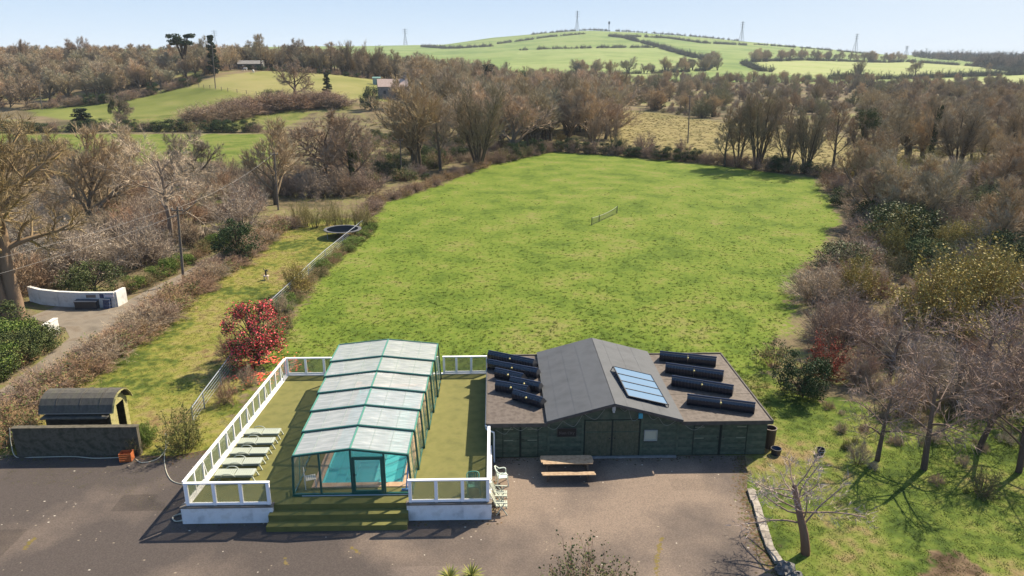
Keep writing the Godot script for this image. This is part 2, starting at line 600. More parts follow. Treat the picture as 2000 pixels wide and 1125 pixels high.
# ---------------------------------------------------------------- grass
func tuft_mesh(sd: int, blades: int, spread: float, tall: float, wide: float) -> ArrayMesh:
	rng.seed = sd
	var g := Geo.new()
	for k in blades:
		var a := rng.randf() * TAU
		var r := sqrt(rng.randf()) * spread
		var p := Vector3(cos(a) * r, 0, sin(a) * r)
		var lean := Vector3(cos(a), 0, sin(a)) * rng.randf_range(0.1, 0.7) * tall + rv() * tall * 0.3
		lean.y = tall * (1.0 - 0.55 * r / spread) * rng.randf_range(0.6, 1.15)
		var s := Vector3(-sin(a * 1.7), 0, cos(a * 1.7)) * wide * 0.5
		var c := Color(1, 1, 1).darkened(rng.randf() * 0.35)
		g.tri(p - s - Vector3(0, .01, 0), p + lean, p + s - Vector3(0, .01, 0), c)
	return g.mesh()

func scatter(called: String, label: String, category: String, mesh: Mesh, m: Material, spots: Array, cols: PackedColorArray) -> MultiMeshInstance3D:
	var mm := MultiMesh.new()
	mm.transform_format = MultiMesh.TRANSFORM_3D
	mm.use_colors = true
	mm.mesh = mesh
	mm.instance_count = spots.size()
	for k in spots.size():
		mm.set_instance_transform(k, spots[k])
		mm.set_instance_color(k, cols[k])
	var o := MultiMeshInstance3D.new()
	o.multimesh = mm
	o.material_override = m
	o.name = numbered(called)
	add_child(o)
	o.set_meta("label", label)
	o.set_meta("category", category)
	o.set_meta("kind", "stuff")
	return o

func inside(p: Vector2, poly: PackedVector2Array) -> bool:
	return Geometry2D.is_point_in_polygon(p, poly)

func make_grass() -> void:
	var tm := veg("grass", 0.5, 0.8)
	var field: PackedVector2Array = zones()[4][1]
	var lawn: PackedVector2Array = zones()[5][1]
	var right: PackedVector2Array = zones()[6][1]
	var straw: PackedVector2Array = zones()[3][1]
	var nz := FastNoiseLite.new()
	nz.seed = 12
	nz.frequency = 0.22
	nz.fractal_octaves = 3
	var low := tuft_mesh(1, 26, 0.20, 0.11, 0.030)
	var tuss := tuft_mesh(2, 40, 0.26, 0.20, 0.035)
	var short := tuft_mesh(3, 22, 0.16, 0.05, 0.022)
	var runs := [
		["pasture_grass", "short green grass of the big pasture behind the buildings", low, field, 70000, Vector4(-17, 50, 34, 120), [Color(.094, .138, .022), Color(.13, .165, .03), Color(.082, .12, .02)], -1.0, 0.6],
		["pasture_grass", "tussocks of longer grass dotted over the big pasture", tuss, field, 3500, Vector4(-17, 54, 34, 158), [Color(.09, .13, .021), Color(.125, .16, .03), Color(.17, .165, .06)], -1.0, 0.6],
		["lawn_grass", "yellowish mossy lawn grass between hedge and rail fence", short, lawn, 16000, Vector4(-27, -13, 28, 90), [Color(.16, .165, .035), Color(.20, .185, .05), Color(.10, .12, .025)], -1.0, 0.9],
		["garden_grass", "bright green lawn under the garden trees beside the barn", short, right, 22000, Vector4(10.9, 40, 12, 42), [Color(.075, .115, .02), Color(.115, .145, .028), Color(.16, .15, .045)], -1.0, 0.9],
		["rough_grass", "straw coloured rough grass beyond the far hedge", tuss, straw, 5000, Vector4(26, 96, 130, 300), [Color(.27, .22, .10), Color(.32, .26, .125), Color(.20, .18, .07)], -0.4, 1.3],
	]
	for q in runs:
		rng.seed = 100 + q[4]
		var spots := []
		var cols := PackedColorArray()
		var box: Vector4 = q[5]
		for k in q[4]:
			var u := rng.randf()
			var d := lerpf(box.z, box.w, u * u * u if q[0] == "pasture_grass" else u)
			var x := rng.randf_range(box.x, box.y)
			if q[0] == "pasture_grass" and rng.randf() < (d - box.z) / (box.w - box.z):
				continue
			var nv := nz.get_noise_2d(x * 3.0, d * 3.0)
			if nv < q[7] or not inside(Vector2(x, d), q[3]):
				continue
			if x > -13.4 and x < 13.8 and d < 41.2 and d > 26 and q[0] != "garden_grass":
				continue
			var s: float = rng.randf_range(0.6, 1.25) * q[8]
			var b := Basis(UP, rng.randf() * TAU).scaled(Vector3(s, s * rng.randf_range(0.7, 1.2), s))
			spots.append(Transform3D(b, on(x, d, 0.004)))
			var cs: Array = q[6]
			var c: Color = (cs[0] as Color).lerp(cs[1], clampf(nv + 0.5, 0, 1))
			cols.push_back(c.lerp(cs[2], rng.randf() * 0.5))
		scatter(q[0], q[1], "grass", q[2], tm, spots, cols)

# ---------------------------------------------------------------- terrace, pool and glass
func prism(poly: Array, y0: float, y1: float) -> Geo:
	var g := Geo.new()
	var pts := v2s(poly)
	if not Geometry2D.is_polygon_clockwise(pts):
		pts.reverse()
	var t := Geometry2D.triangulate_polygon(pts)
	for k in range(0, t.size(), 3):
		var a := pts[t[k]]
		var b := pts[t[k + 1]]
		var c := pts[t[k + 2]]
		g.tri(Vector3(a.x, y1, a.y), Vector3(b.x, y1, b.y), Vector3(c.x, y1, c.y))
		g.tri(Vector3(a.x, y0, a.y), Vector3(c.x, y0, c.y), Vector3(b.x, y0, b.y))
	for k in pts.size():
		var a := pts[k]
		var b := pts[(k + 1) % pts.size()]
		g.quad(Vector3(a.x, y0, a.y), Vector3(b.x, y0, b.y), Vector3(b.x, y1, b.y), Vector3(a.x, y1, a.y))
	for k in g.n.size():
		if k % 1 == 0 and g.n[k].y < -0.9 and g.v[k].y > y0 + 0.001:
			g.n[k] = UP
	return g

func glass_fence(label: String, posts: Array, post_w := 0.10, out := Vector3(0, 0, 1), tilt_bars := false) -> void:
	var white := plain("upvc", lin(.80, .80, .82), 0.35)
	var clear := glass("fence_glass", Color(.50, .54, .42), 0.42, 0.08)
	var t := thing("glass_balustrade", label, "fence", posts[0], 0.0, "white framed glass fences round the pool terrace")
	var o: Vector3 = posts[0]
	for k in posts.size():
		var p: Vector3 = posts[k] - o
		part(t, "post", Geo.new().box(p + Vector3(0, 0.535, 0), Vector3(post_w, 1.03, post_w * 0.8)), white)
		if k == posts.size() - 1:
			break
		var q: Vector3 = posts[k + 1] - o
		var dir := (q - p).normalized()
		var a := p + dir * post_w * 0.5
		var b := q - dir * post_w * 0.5
		part(t, "bottom_rail", Geo.new().bar(a + Vector3(0, 0.075, 0), b + Vector3(0, 0.075, 0), 0.075, 0.11), white)
		part(t, "pane", Geo.new().bar(a + Vector3(0, 0.575, 0), b + Vector3(0, 0.575, 0), 0.012, 0.88), clear)
		if tilt_bars and k % 3 == 1:
			part(t, "stay", Geo.new().bar(q + Vector3(0, 0.98, 0) + out * 0.05, q + Vector3(0, 0.06, 0) + out * 0.22, 0.025, 0.025), white)
	var e: Vector3 = posts[-1] - o
	var dd := e.normalized() * post_w * 0.6
	part(t, "handrail", Geo.new().bar(-dd + Vector3(0, 1.08, 0), e + dd + Vector3(0, 1.08, 0), 0.13, 0.06), white)

func make_terrace() -> void:
	var carpet := rough_mat("deck_carpet", 300, [Color(.100, .102, .024), Color(.128, .126, .030), Color(.150, .144, .037), Color(.118, .108, .029)], 6.5, 0.74, 0.45, 0.95, 0.0, 0.03)
	var render := rough_mat("white_render", 310, [Color(.46, .46, .46), Color(.68, .68, .68), Color(.74, .74, .74), Color(.60, .585, .56)], 3.0, 0.9, 0.8, 0.85)
	var coping := rough_mat("wall_coping", 320, [Color(.10, .085, .07), Color(.2, .17, .14)], 2.0)
	var t := Node3D.new()
	t.name = "pool_terrace"
	add_child(t)
	t.set_meta("kind", "structure")
	t.set_meta("label", "raised pool terrace with olive green carpet and white rendered walls")
	var top := 0.8
	part(t, "deck", prism([-13.1, -27.37, -12.45, -40.8, -7.85, -40.8, -7.85, -27.37], 0.02, top), carpet)
	part(t, "deck", Geo.new().span(Vector3(-7.85, 0.02, -28.95), Vector3(-4.2, top, -27.37)), carpet)
	part(t, "deck", Geo.new().span(Vector3(-7.85, 0.02, -40.8), Vector3(-4.2, top, -39.0)), carpet)
	part(t, "deck", Geo.new().span(Vector3(-4.2, 0.02, -40.8), Vector3(-0.42, top, -27.37)), carpet)
	for k in 2:
		part(t, "step", Geo.new().span(Vector3(-9.68, 0.016, -27.369 + k * 0.41), Vector3(-3.78, 0.535 - 0.267 * k, -26.96 + k * 0.41)), carpet)
	for w in [[-13.42, -9.55], [-3.84, -0.22]]:
		part(t, "front_wall", Geo.new().span(Vector3(w[0], 0.016, -27.365), Vector3(w[1], 0.78, -27.2)), render)
		part(t, "coping", Geo.new().span(Vector3(w[0] - 0.03, 0.78, -27.5), Vector3(w[1] + 0.03, 0.84, -27.17)), coping)
	part(t, "side_wall", prism([-13.42, -27.366, -12.75, -40.9, -12.46, -40.9, -13.11, -27.366], 0.016, 0.81), render)
	part(t, "side_wall", Geo.new().span(Vector3(-0.415, 0.016, -32.1), Vector3(-0.2, 0.83, -27.5)), render)
	part(t, "back_wall", Geo.new().span(Vector3(-12.44, 0.016, -41.0), Vector3(-0.43, 0.82, -40.802)), render)
	# the pool in the deck
	var liner := rough_mat("pool_liner", 330, [Color(.12, .62, .66), Color(.17, .70, .73)], 4.0, 0.92, 1.5, 0.6)
	var pool := Node3D.new()
	pool.name = "swimming_pool"
	add_child(pool)
	pool.set_meta("kind", "thing")
	pool.set_meta("label", "turquoise swimming pool with pale stone edge under the glazed cover")
	pool.set_meta("category", "pool")
	var x0 := -7.85
	var x1 := -4.2
	var z0 := -39.0
	var z1 := -28.95
	part(pool, "basin", Geo.new().span(Vector3(x0 + .01, 0.06, z0 + .01), Vector3(x1 - .01, 0.08, z1 - .01)).span(Vector3(x0 + .005, 0.08, z0 + .005), Vector3(x0 + 0.05, 0.79, z1 - .005)).span(Vector3(x1 - 0.05, 0.08, z0 + .005), Vector3(x1 - .005, 0.79, z1 - .005)).span(Vector3(x0 + 0.05, 0.08, z1 - 0.05), Vector3(x1 - 0.05, 0.79, z1 - .005)).span(Vector3(x0 + 0.05, 0.08, z0 + .005), Vector3(x1 - 0.05, 0.79, z0 + 0.05)), liner)
	for k in 3:
		part(pool, "pool_step", Geo.new().span(Vector3(x0 + 0.05 + k * 0.4, 0.081, -31.6), Vector3(x0 + 0.45 + k * 0.4, 0.62 - k * 0.17, z1 - 0.051)), liner)
	var stone := rough_mat("pool_coping", 340, [Color(.42, .27, .16), Color(.52, .35, .22), Color(.58, .41, .27)], 1.5, 0.9, 0.5, 0.8)
	rng.seed = 8
	var w := 0.36
	var zz := z1 + w
	while zz > z0 - w + 0.1:
		var l := 0.62
		for s in 2:
			var xx := x0 - w if s == 0 else x1
			part(pool, "coping_slab", Geo.new().span(Vector3(xx, 0.804, zz - l + 0.012), Vector3(xx + w, 0.84, zz)), stone)
		zz -= l
	for s in 2:
		var xx := x0
		for k in 6:
			var l := (x1 - x0) / 6.0
			part(pool, "coping_slab", Geo.new().span(Vector3(xx + 0.006, 0.804, (z1 if s == 0 else z0 - w)), Vector3(xx + l - 0.006, 0.84, (z1 + w if s == 0 else z0))), stone)
			xx += l
	var water := glass("pool_water", Color(.25, .75, .78), 0.22, 0.02)
	part(pool, "water", Geo.new().span(Vector3(x0 + .052, 0.69, z0 + .052), Vector3(x1 - .052, 0.695, z1 - .052)), water)
	# fences
	var fl := []
	for x in [-13.12, -11.97, -10.84, -9.69]:
		fl.append(Vector3(x, 0.84, -27.33))
	glass_fence("white framed glass fence on front wall at the sunbeds' end of the steps", fl, 0.14)
	var fr := []
	for x in [-3.68, -2.57, -1.44, -0.36]:
		fr.append(Vector3(x, 0.84, -27.33))
	glass_fence("white framed glass fence on front wall between the steps and stacked chairs", fr, 0.14)
	var side := []
	for k in 16:
		var q := k / 15.0
		side.append(Vector3(lerpf(-13.25, -12.6, q), 0.82, lerpf(-27.5, -40.72, q)))
	glass_fence("long white framed glass fence running back behind the row of sunbeds", side, 0.09, Vector3(1, 0, 0), true)
	var bl := []
	for x in [-12.5, -11.4, -10.3, -9.2]:
		bl.append(Vector3(x, 0.83, -40.88))
	glass_fence("white framed glass fence at back of terrace on the flowering bush side", bl, 0.13)
	var br := []
	for x in [-3.1, -2.35, -1.45, -0.5]:
		br.append(Vector3(x, 0.83, -40.88))
	glass_fence("white framed glass fence at back of terrace between pool cover and barn", br, 0.13)
	var rs := []
	for k in 6:
		rs.append(Vector3(-0.33, 0.84, -27.5 - k * 0.92))
	glass_fence("white framed glass fence along terrace edge in front of the barn's pipe", rs, 0.09)

func make_enclosure() -> void:
	var green := plain("dark_green_metal", lin(.010, .075, .062), 0.35, 0.0)
	var light := plain("pale_green_metal", lin(.07, .22, .16), 0.35, 0.0)
	var clear := glass("enclosure_glass", Color(.74, .82, .78), 0.06)
	var roof := StandardMaterial3D.new()
	roof.albedo_color = Color(1, 1, 1, 0.58)
	roof.albedo_texture = tile(350, 0.02, [Color(.25, .28, .275), Color(.335, .36, .36), Color(.40, .42, .42), Color(.53, .545, .53)], 256, 5)
	roof.uv1_triplanar = true
	roof.uv1_world_triplanar = true
	roof.uv1_scale = Vector3(0.16, 0.4, 0.9)
	roof.transparency = BaseMaterial3D.TRANSPARENCY_ALPHA
	roof.roughness = 0.35
	roof.cull_mode = BaseMaterial3D.CULL_DISABLED
	var x := -6.26
	var zf := [-28.0, -30.05, -32.0, -33.9, -35.8, -37.7, -40.1]
	var t := thing("pool_enclosure", "telescopic pool cover of six green framed glazed sections on the terrace", "pool cover", Vector3(x, 0.8, -28.0))
	for k in 6:
		var s := Node3D.new()
		s.name = "section"
		t.add_child(s, true)
		var a: float = zf[k] + 28.0
		var b: float = zf[k + 1] + 28.0 - 0.10
		var wb := 2.58 + 0.085 * k
		var wt := 2.46 + 0.085 * k
		var eh := 1.95 + 0.05 * k
		var rh := 2.26 + 0.05 * k
		for e in [a, b]:
			if e == b and k < 5:
				continue
			var hoop := Geo.new()
			var bw := 0.09
			hoop.bar(Vector3(-wb, 0.0, e), Vector3(-wt, eh, e), bw, bw, Vector3.BACK).bar(Vector3(wb, 0.0, e), Vector3(wt, eh, e), bw, bw, Vector3.BACK)
			hoop.bar(Vector3(-wt, eh, e), Vector3(0, rh, e), bw, bw).bar(Vector3(wt, eh, e), Vector3(0, rh, e), bw, bw)
			part(s, "hoop", hoop, green)
			part(s, "foot_rail", Geo.new().bar(Vector3(-wb, 0.04, a - 0.05), Vector3(-wb, 0.04, b + 0.05), 0.06, 0.06).bar(Vector3(wb, 0.04, a - 0.05), Vector3(wb, 0.04, b + 0.05), 0.06, 0.06), green)
		part(s, "ridge_bar", Geo.new().bar(Vector3(0, rh + 0.015, a - 0.05), Vector3(0, rh + 0.015, b), 0.07, 0.05), light)
		for sd in [-1.0, 1.0]:
			part(s, "eaves_bar", Geo.new().bar(Vector3(sd * wt, eh, a - 0.05), Vector3(sd * wt, eh, b), 0.06, 0.07), light)
			var n := Vector3(sd * (rh - eh), wt, 0).normalized()
			var rp := Geo.new()
			var mid := Vector3(sd * wt * 0.5, (eh + rh) * 0.5 + 0.01, (a + b) * 0.5 - 0.02)
			var along := Vector3(sd * -wt, rh - eh, 0).normalized()
			rp.box(mid, Vector3(Vector2(wt, rh - eh).length() - 0.08, 0.016, absf(b - a) - 0.06), Basis(along, n, along.cross(n)))
			part(s, "roof_panel", rp, roof)
			for jn in [0.33, 0.67]:
				part(s, "panel_joint", Geo.new().bar(Vector3(sd * wt * jn, lerpf(rh, eh, jn) + 0.024, a - 0.02), Vector3(sd * wt * jn, lerpf(rh, eh, jn) + 0.024, b + 0.04), 0.02, 0.012), plain("joint_strip", lin(.22, .27, .25), 0.5))
			for h in 2:
				var za := lerpf(a - 0.05, b, h * 0.5)
				var zb := lerpf(a - 0.05, b, h * 0.5 + 0.5)
				var sp := Geo.new()
				sp.bar(Vector3(sd * (wb + wt) * 0.5, eh * 0.5 + 0.02, za), Vector3(sd * (wb + wt) * 0.5, eh * 0.5 + 0.02, zb), 0.012, eh - 0.12, Vector3(sd * (wt - wb), eh, 0).normalized())
				part(s, "side_pane", sp, clear)
			part(s, "side_mullion", Geo.new().bar(Vector3(sd * wb, 0.03, (a + b) * 0.5), Vector3(sd * wt, eh, (a + b) * 0.5), 0.04, 0.04, Vector3.BACK), light)
	# glazed front with door
	var f := Node3D.new()
	f.name = "front"
	t.add_child(f, true)
	part(f, "sill_beam", Geo.new().span(Vector3(-2.58, 0.0, -0.045), Vector3(2.58, 0.11, 0.055)), green)
	part(f, "sill_strip", Geo.new().span(Vector3(-2.2, 0.02, 0.06), Vector3(2.4, 0.06, 0.075)), plain("aluminium", lin(.45, .52, .62), 0.4, 0.4))
	var roof_at := func(xx: float) -> float: return lerpf(2.26, 1.95, absf(xx) / 2.46)
	for xx in [-1.36, 0.0, 1.42]:
		part(f, "mullion", Geo.new().span(Vector3(xx - 0.04, 0.11, -0.04), Vector3(xx + 0.04, roof_at.call(xx) - 0.04, 0.05)), green)
	for q in [[-2.5, -1.40], [-1.32, -0.04], [1.46, 2.5]]:
		var g := Geo.new()
		g.quad(Vector3(q[0], 0.11, 0.0), Vector3(q[0], roof_at.call(q[0]) - 0.05, 0.0), Vector3(q[1], roof_at.call(q[1]) - 0.05, 0.0), Vector3(q[1], 0.11, 0.0))
		part(f, "front_pane", g, clear)
	var fan := Geo.new()
	fan.quad(Vector3(0.05, 1.93, 0.0), Vector3(0.05, 2.2, 0.0), Vector3(1.37, 2.04, 0.0), Vector3(1.37, 1.93, 0.0))
	part(f, "top_pane", fan, clear)
	var d := Node3D.new()
	d.name = "door"
	t.add_child(d, true)
	part(d, "door_frame", Geo.new().span(Vector3(0.05, 0.12, -0.03), Vector3(0.16, 1.88, 0.06)).span(Vector3(1.26, 0.12, -0.03), Vector3(1.37, 1.88, 0.06)).span(Vector3(0.16, 1.76, -0.03), Vector3(1.26, 1.88, 0.06)).span(Vector3(0.16, 0.12, -0.03), Vector3(1.26, 0.24, 0.06)), green)
	part(d, "door_pane", Geo.new().span(Vector3(0.16, 0.24, 0.0), Vector3(1.26, 1.76, 0.01)), clear)
	part(d, "handle", Geo.new().span(Vector3(0.10, 0.98, 0.06), Vector3(0.13, 1.12, 0.10)).span(Vector3(0.10, 1.05, 0.08), Vector3(0.24, 1.07, 0.11)), plain("black", lin(.01, .01, .01), 0.4))
	part(t, "back_pane", Geo.new().quad_sheet([Vector3(-2.95, 0.05, -12.05), Vector3(-2.85, 2.2, -12.05), Vector3(0, 2.5, -12.05), Vector3(2.85, 2.2, -12.05), Vector3(2.95, 0.05, -12.05)]), clear)

func make_furniture() -> void:
	var pale := plain("pale_green_plastic", lin(.33, .36, .30), 0.5)
	var grey := plain("grey_frame", lin(.10, .13, .12), 0.5)
	# sunbeds
	var where := ["sunbed nearest the steps end of the row on terrace", "second sunbed from the front wall in the row", "middle sunbed of the row of five on terrace", "fourth sunbed from the front wall in the row", "sunbed farthest from the front wall in the row"]
	var bed := thing("sunbed", "pale green plastic " + where[0], "sunbed", Vector3(-12.72, 0.805, -29.45), 0, "row of five sunbeds on the terrace")
	var slab := Geo.new()
	for k in 9:
		var a := 0.03 + k * 0.098
		slab.box(Vector3(a + 0.044, 0.335 + 0.012 * sin(k * 0.4), 0), Vector3(0.074, 0.03, 0.50))
	slab.span(Vector3(0.0, 0.31, -0.28), Vector3(0.9, 0.35, -0.25)).span(Vector3(0.0, 0.31, 0.25), Vector3(0.9, 0.35, 0.28))
	part(bed, "backrest", slab, pale)
	var seat := Geo.new()
	for k in 8:
		var a := 0.93 + k * 0.098
		seat.box(Vector3(a + 0.044, 0.33, 0), Vector3(0.074, 0.03, 0.50))
	seat.span(Vector3(0.9, 0.30, -0.28), Vector3(1.74, 0.35, -0.25)).span(Vector3(0.9, 0.30, 0.25), Vector3(1.74, 0.35, 0.28)).span(Vector3(1.70, 0.29, -0.25), Vector3(1.78, 0.35, 0.25))
	part(bed, "seat", seat, pale)
	for s in [-1.0, 1.0]:
		part(bed, "side_rail", Geo.new().span(Vector3(0.05, 0.22, s * 0.26 - 0.015), Vector3(1.7, 0.30, s * 0.26 + 0.015)), grey)
		part(bed, "leg", Geo.new().bar(Vector3(1.70, 0.30, s * 0.25), Vector3(1.84, 0.0, s * 0.27), 0.05, 0.06, Vector3.BACK), pale)
		part(bed, "leg", Geo.new().bar(Vector3(0.12, 0.30, s * 0.25), Vector3(0.02, 0.0, s * 0.27), 0.05, 0.06, Vector3.BACK), grey)
		part(bed, "armrest", Geo.new().hose([Vector3(0.35, 0.28, s * 0.30), Vector3(0.5, 0.42, s * 0.33), Vector3(0.8, 0.42, s * 0.33), Vector3(1.0, 0.26, s * 0.30)], 0.022), pale)
		part(bed, "wheel", Geo.new().rod(Vector3(0.25, 0.09, s * 0.29 - 0.02), Vector3(0.25, 0.09, s * 0.29 + 0.02), 0.09, 12), grey)
	for k in range(1, 5):
		copy(bed, Vector3(-12.72 + 0.02 * k, 0.805, -29.45 - 0.955 * k), 0.02 * (k % 2), "pale green plastic " + where[k])
	# folding recliner chairs
	var ch := thing("folding_chair", "pale green folding recliner chair nearest the terrace front corner", "chair", Vector3(0.22, 0.014, -27.75), PI * 0.5, "two folding chairs beside the terrace wall")
	var sg := Geo.new()
	for k in 6:
		sg.box(Vector3(0, 0.43 - k * 0.004, -0.20 + k * 0.085), Vector3(0.46, 0.025, 0.07))
	part(ch, "seat", sg, pale)
	var bk := Geo.new()
	for k in 7:
		bk.box(Vector3(0, 0.50 + k * 0.10, -0.25 - k * 0.045), Vector3(0.44, 0.08, 0.025))
	part(ch, "backrest", bk, pale)
	for s in [-1.0, 1.0]:
		part(ch, "leg", Geo.new().bar(Vector3(s * 0.25, 0.0, 0.26), Vector3(s * 0.25, 0.62, -0.18), 0.03, 0.04, Vector3.BACK), pale)
		part(ch, "leg", Geo.new().bar(Vector3(s * 0.27, 0.0, -0.22), Vector3(s * 0.27, 0.62, 0.14), 0.03, 0.04, Vector3.BACK), pale)
		part(ch, "armrest", Geo.new().bar(Vector3(s * 0.27, 0.64, -0.28), Vector3(s * 0.27, 0.62, 0.26), 0.06, 0.03), pale)
		part(ch, "back_upright", Geo.new().bar(Vector3(s * 0.23, 0.42, -0.22), Vector3(s * 0.23, 1.18, -0.56), 0.03, 0.04, Vector3.BACK), pale)
	copy(ch, Vector3(0.22, 0.014, -28.55), PI * 0.5 - 0.06, "pale green folding recliner chair between armchair and its twin")
	var arm := thing("garden_armchair", "pale green moulded plastic armchair below the white drainpipe", "chair", Vector3(0.28, 0.014, -30.0), PI * 0.5 + 0.15)
	garden_chair(arm, plain("armchair_plastic", lin(.50, .56, .50), 0.45))
	var arm2 := thing("garden_armchair", "dark green plastic armchair on terrace behind the glass fence", "chair", Vector3(-1.0, 0.805, -28.05), 0.1)
	garden_chair(arm2, plain("dark_armchair", lin(.05, .19, .14), 0.45))
	var wc := thing("wooden_chair", "white slatted chair just inside the pool cover's front glass", "chair", Vector3(-8.25, 0.805, -28.75), 1.9)
	var wm := plain("white_wood", lin(.62, .58, .50), 0.6)
	var s2 := Geo.new()
	for k in 5:
		s2.box(Vector3(0, 0.44, -0.18 + k * 0.09), Vector3(0.44, 0.02, 0.075))
	part(wc, "seat", s2, wm)
	part(wc, "backrest", Geo.new().box(Vector3(0, 0.85, -0.26), Vector3(0.44, 0.08, 0.02)).box(Vector3(0, 0.68, -0.25), Vector3(0.44, 0.07, 0.02)), wm)
	for s in [-1.0, 1.0]:
		part(wc, "leg", Geo.new().bar(Vector3(s * 0.2, 0, 0.2), Vector3(s * 0.2, 0.43, 0.18), 0.035, 0.035, Vector3.BACK), wm)
		part(wc, "leg", Geo.new().bar(Vector3(s * 0.2, 0, -0.26), Vector3(s * 0.2, 0.9, -0.27), 0.035, 0.035, Vector3.BACK), wm)
	var bp := thing("pool_pole", "blue pool cleaning pole leaning inside the cover's front corner", "pole", Vector3(-3.98, 0.805, -28.6))
	part(bp, "shaft", Geo.new().rod(Vector3(0.0, 0.0, 0.3), Vector3(0.12, 1.5, -0.3), 0.035, 8), plain("pool_blue", lin(.03, .16, .42), 0.4))
	part(bp, "brush", Geo.new().box(Vector3(0, 0.05, 0.3), Vector3(0.4, 0.08, 0.08)), plain("pool_blue", lin(.03, .16, .42), 0.4))
	# picnic table
	var wood := rough_mat("picnic_wood", 360, [Color(.22, .14, .08), Color(.36, .25, .15), Color(.42, .31, .20)], 0.9, 0.7, 0.3, 0.8)
	var tb := thing("picnic_table", "weathered wooden picnic table with attached benches before the barn", "picnic table", Vector3(3.38, 0.014, -30.8))
	for k in 5:
		var l := 2.5 if k > 0 and k < 4 else 2.36
		part(tb, "tabletop_plank", Geo.new().box(Vector3(0.01 * k - 0.02, 0.735, -0.31 + k * 0.155), Vector3(l, 0.04, 0.145)), wood)
	for s in [-1.0, 1.0]:
		for k in 2:
			part(tb, "bench_plank", Geo.new().box(Vector3(0.04 * k, 0.43, s * (0.66 + k * 0.15)), Vector3(2.5, 0.04, 0.14)), wood)
	var dark := rough_mat("picnic_frame", 370, [Color(.07, .05, .03), Color(.13, .09, .055)], 0.8)
	for s in [-1.0, 1.0]:
		part(tb, "cross_beam", Geo.new().box(Vector3(s * 0.9, 0.36, 0), Vector3(0.06, 0.10, 1.75)), dark)
		part(tb, "top_beam", Geo.new().box(Vector3(s * 0.9, 0.665, 0), Vector3(0.06, 0.09, 0.7)), dark)
		for q in [-1.0, 1.0]:
			part(tb, "leg", Geo.new().bar(Vector3(s * 0.96, 0.0, q * 0.72), Vector3(s * 0.96, 0.7, q * 0.28), 0.05, 0.11, Vector3.BACK), dark)
		part(tb, "brace", Geo.new().bar(Vector3(s * 0.87, 0.40, 0), Vector3(s * 0.3, 0.70, 0), 0.06, 0.06, Vector3.BACK), dark)

func garden_chair(t: Node3D, m: Material) -> void:
	part(t, "seat", Geo.new().box(Vector3(0, 0.42, 0), Vector3(0.46, 0.03, 0.44)).box(Vector3(0, 0.40, 0.22), Vector3(0.46, 0.05, 0.03)), m)
	var b := Geo.new()
	for k in 5:
		b.bar(Vector3(-0.16 + k * 0.08, 0.43, -0.22), Vector3(-0.16 + k * 0.08, 0.80, -0.31), 0.05, 0.02, Vector3.BACK)
	b.hose([Vector3(-0.26, 0.66, -0.10), Vector3(-0.24, 0.82, -0.29), Vector3(0, 0.86, -0.33), Vector3(0.24, 0.82, -0.29), Vector3(0.26, 0.66, -0.10)], 0.03)
	part(t, "backrest", b, m)
	for s in [-1.0, 1.0]:
		part(t, "armrest", Geo.new().hose([Vector3(s * 0.26, 0.66, -0.12), Vector3(s * 0.29, 0.66, 0.12), Vector3(s * 0.27, 0.60, 0.22)], 0.028), m)
		part(t, "leg", Geo.new().bar(Vector3(s * 0.29, 0, 0.25), Vector3(s * 0.26, 0.62, 0.21), 0.05, 0.035, Vector3.BACK), m)
		part(t, "leg", Geo.new().bar(Vector3(s * 0.25, 0, -0.27), Vector3(s * 0.24, 0.66, -0.20), 0.05, 0.035, Vector3.BACK), m)

# ---------------------------------------------------------------- barn
func boards(t: Node3D, x0: float, x1: float, y0: float, y1: float, z: float, m: Array, holes: Array, gable := Vector3.ZERO) -> void:
	# horizontal weatherboards; holes are [x0, x1, y0, y1]; gable = (ridge x, ridge y, slope) clips the ends
	var pitch := 0.145
	var y := y0
	var row := 0
	while y < y1 - 0.02:
		var h := minf(pitch, y1 - y)
		var cuts := [[x0, x1]]
		if gable != Vector3.ZERO:
			var half := (gable.y - (y + h)) / gable.z
			cuts = [[maxf(x0, gable.x - half), minf(x1, gable.x + half)]]
		for q in holes:
			if y + h > q[2] + 0.02 and y < q[3] - 0.02:
				var nx := []
				for c in cuts:
					if q[1] <= c[0] or q[0] >= c[1]:
						nx.append(c)
						continue
					if q[0] > c[0]:
						nx.append([c[0], q[0]])
					if q[1] < c[1]:
						nx.append([q[1], c[1]])
				cuts = nx
		for c in cuts:
			if c[1] - c[0] < 0.06:
				continue
			var b := Basis(Vector3.RIGHT, -0.09)
			part(t, "board", Geo.new().box(Vector3((c[0] + c[1]) * 0.5, y + h * 0.5, z + 0.012), Vector3(c[1] - c[0] - 0.004, h + 0.006, 0.022), b), m[(row * 7 + int(c[0] * 3)) % m.size()])
		y += pitch
		row += 1

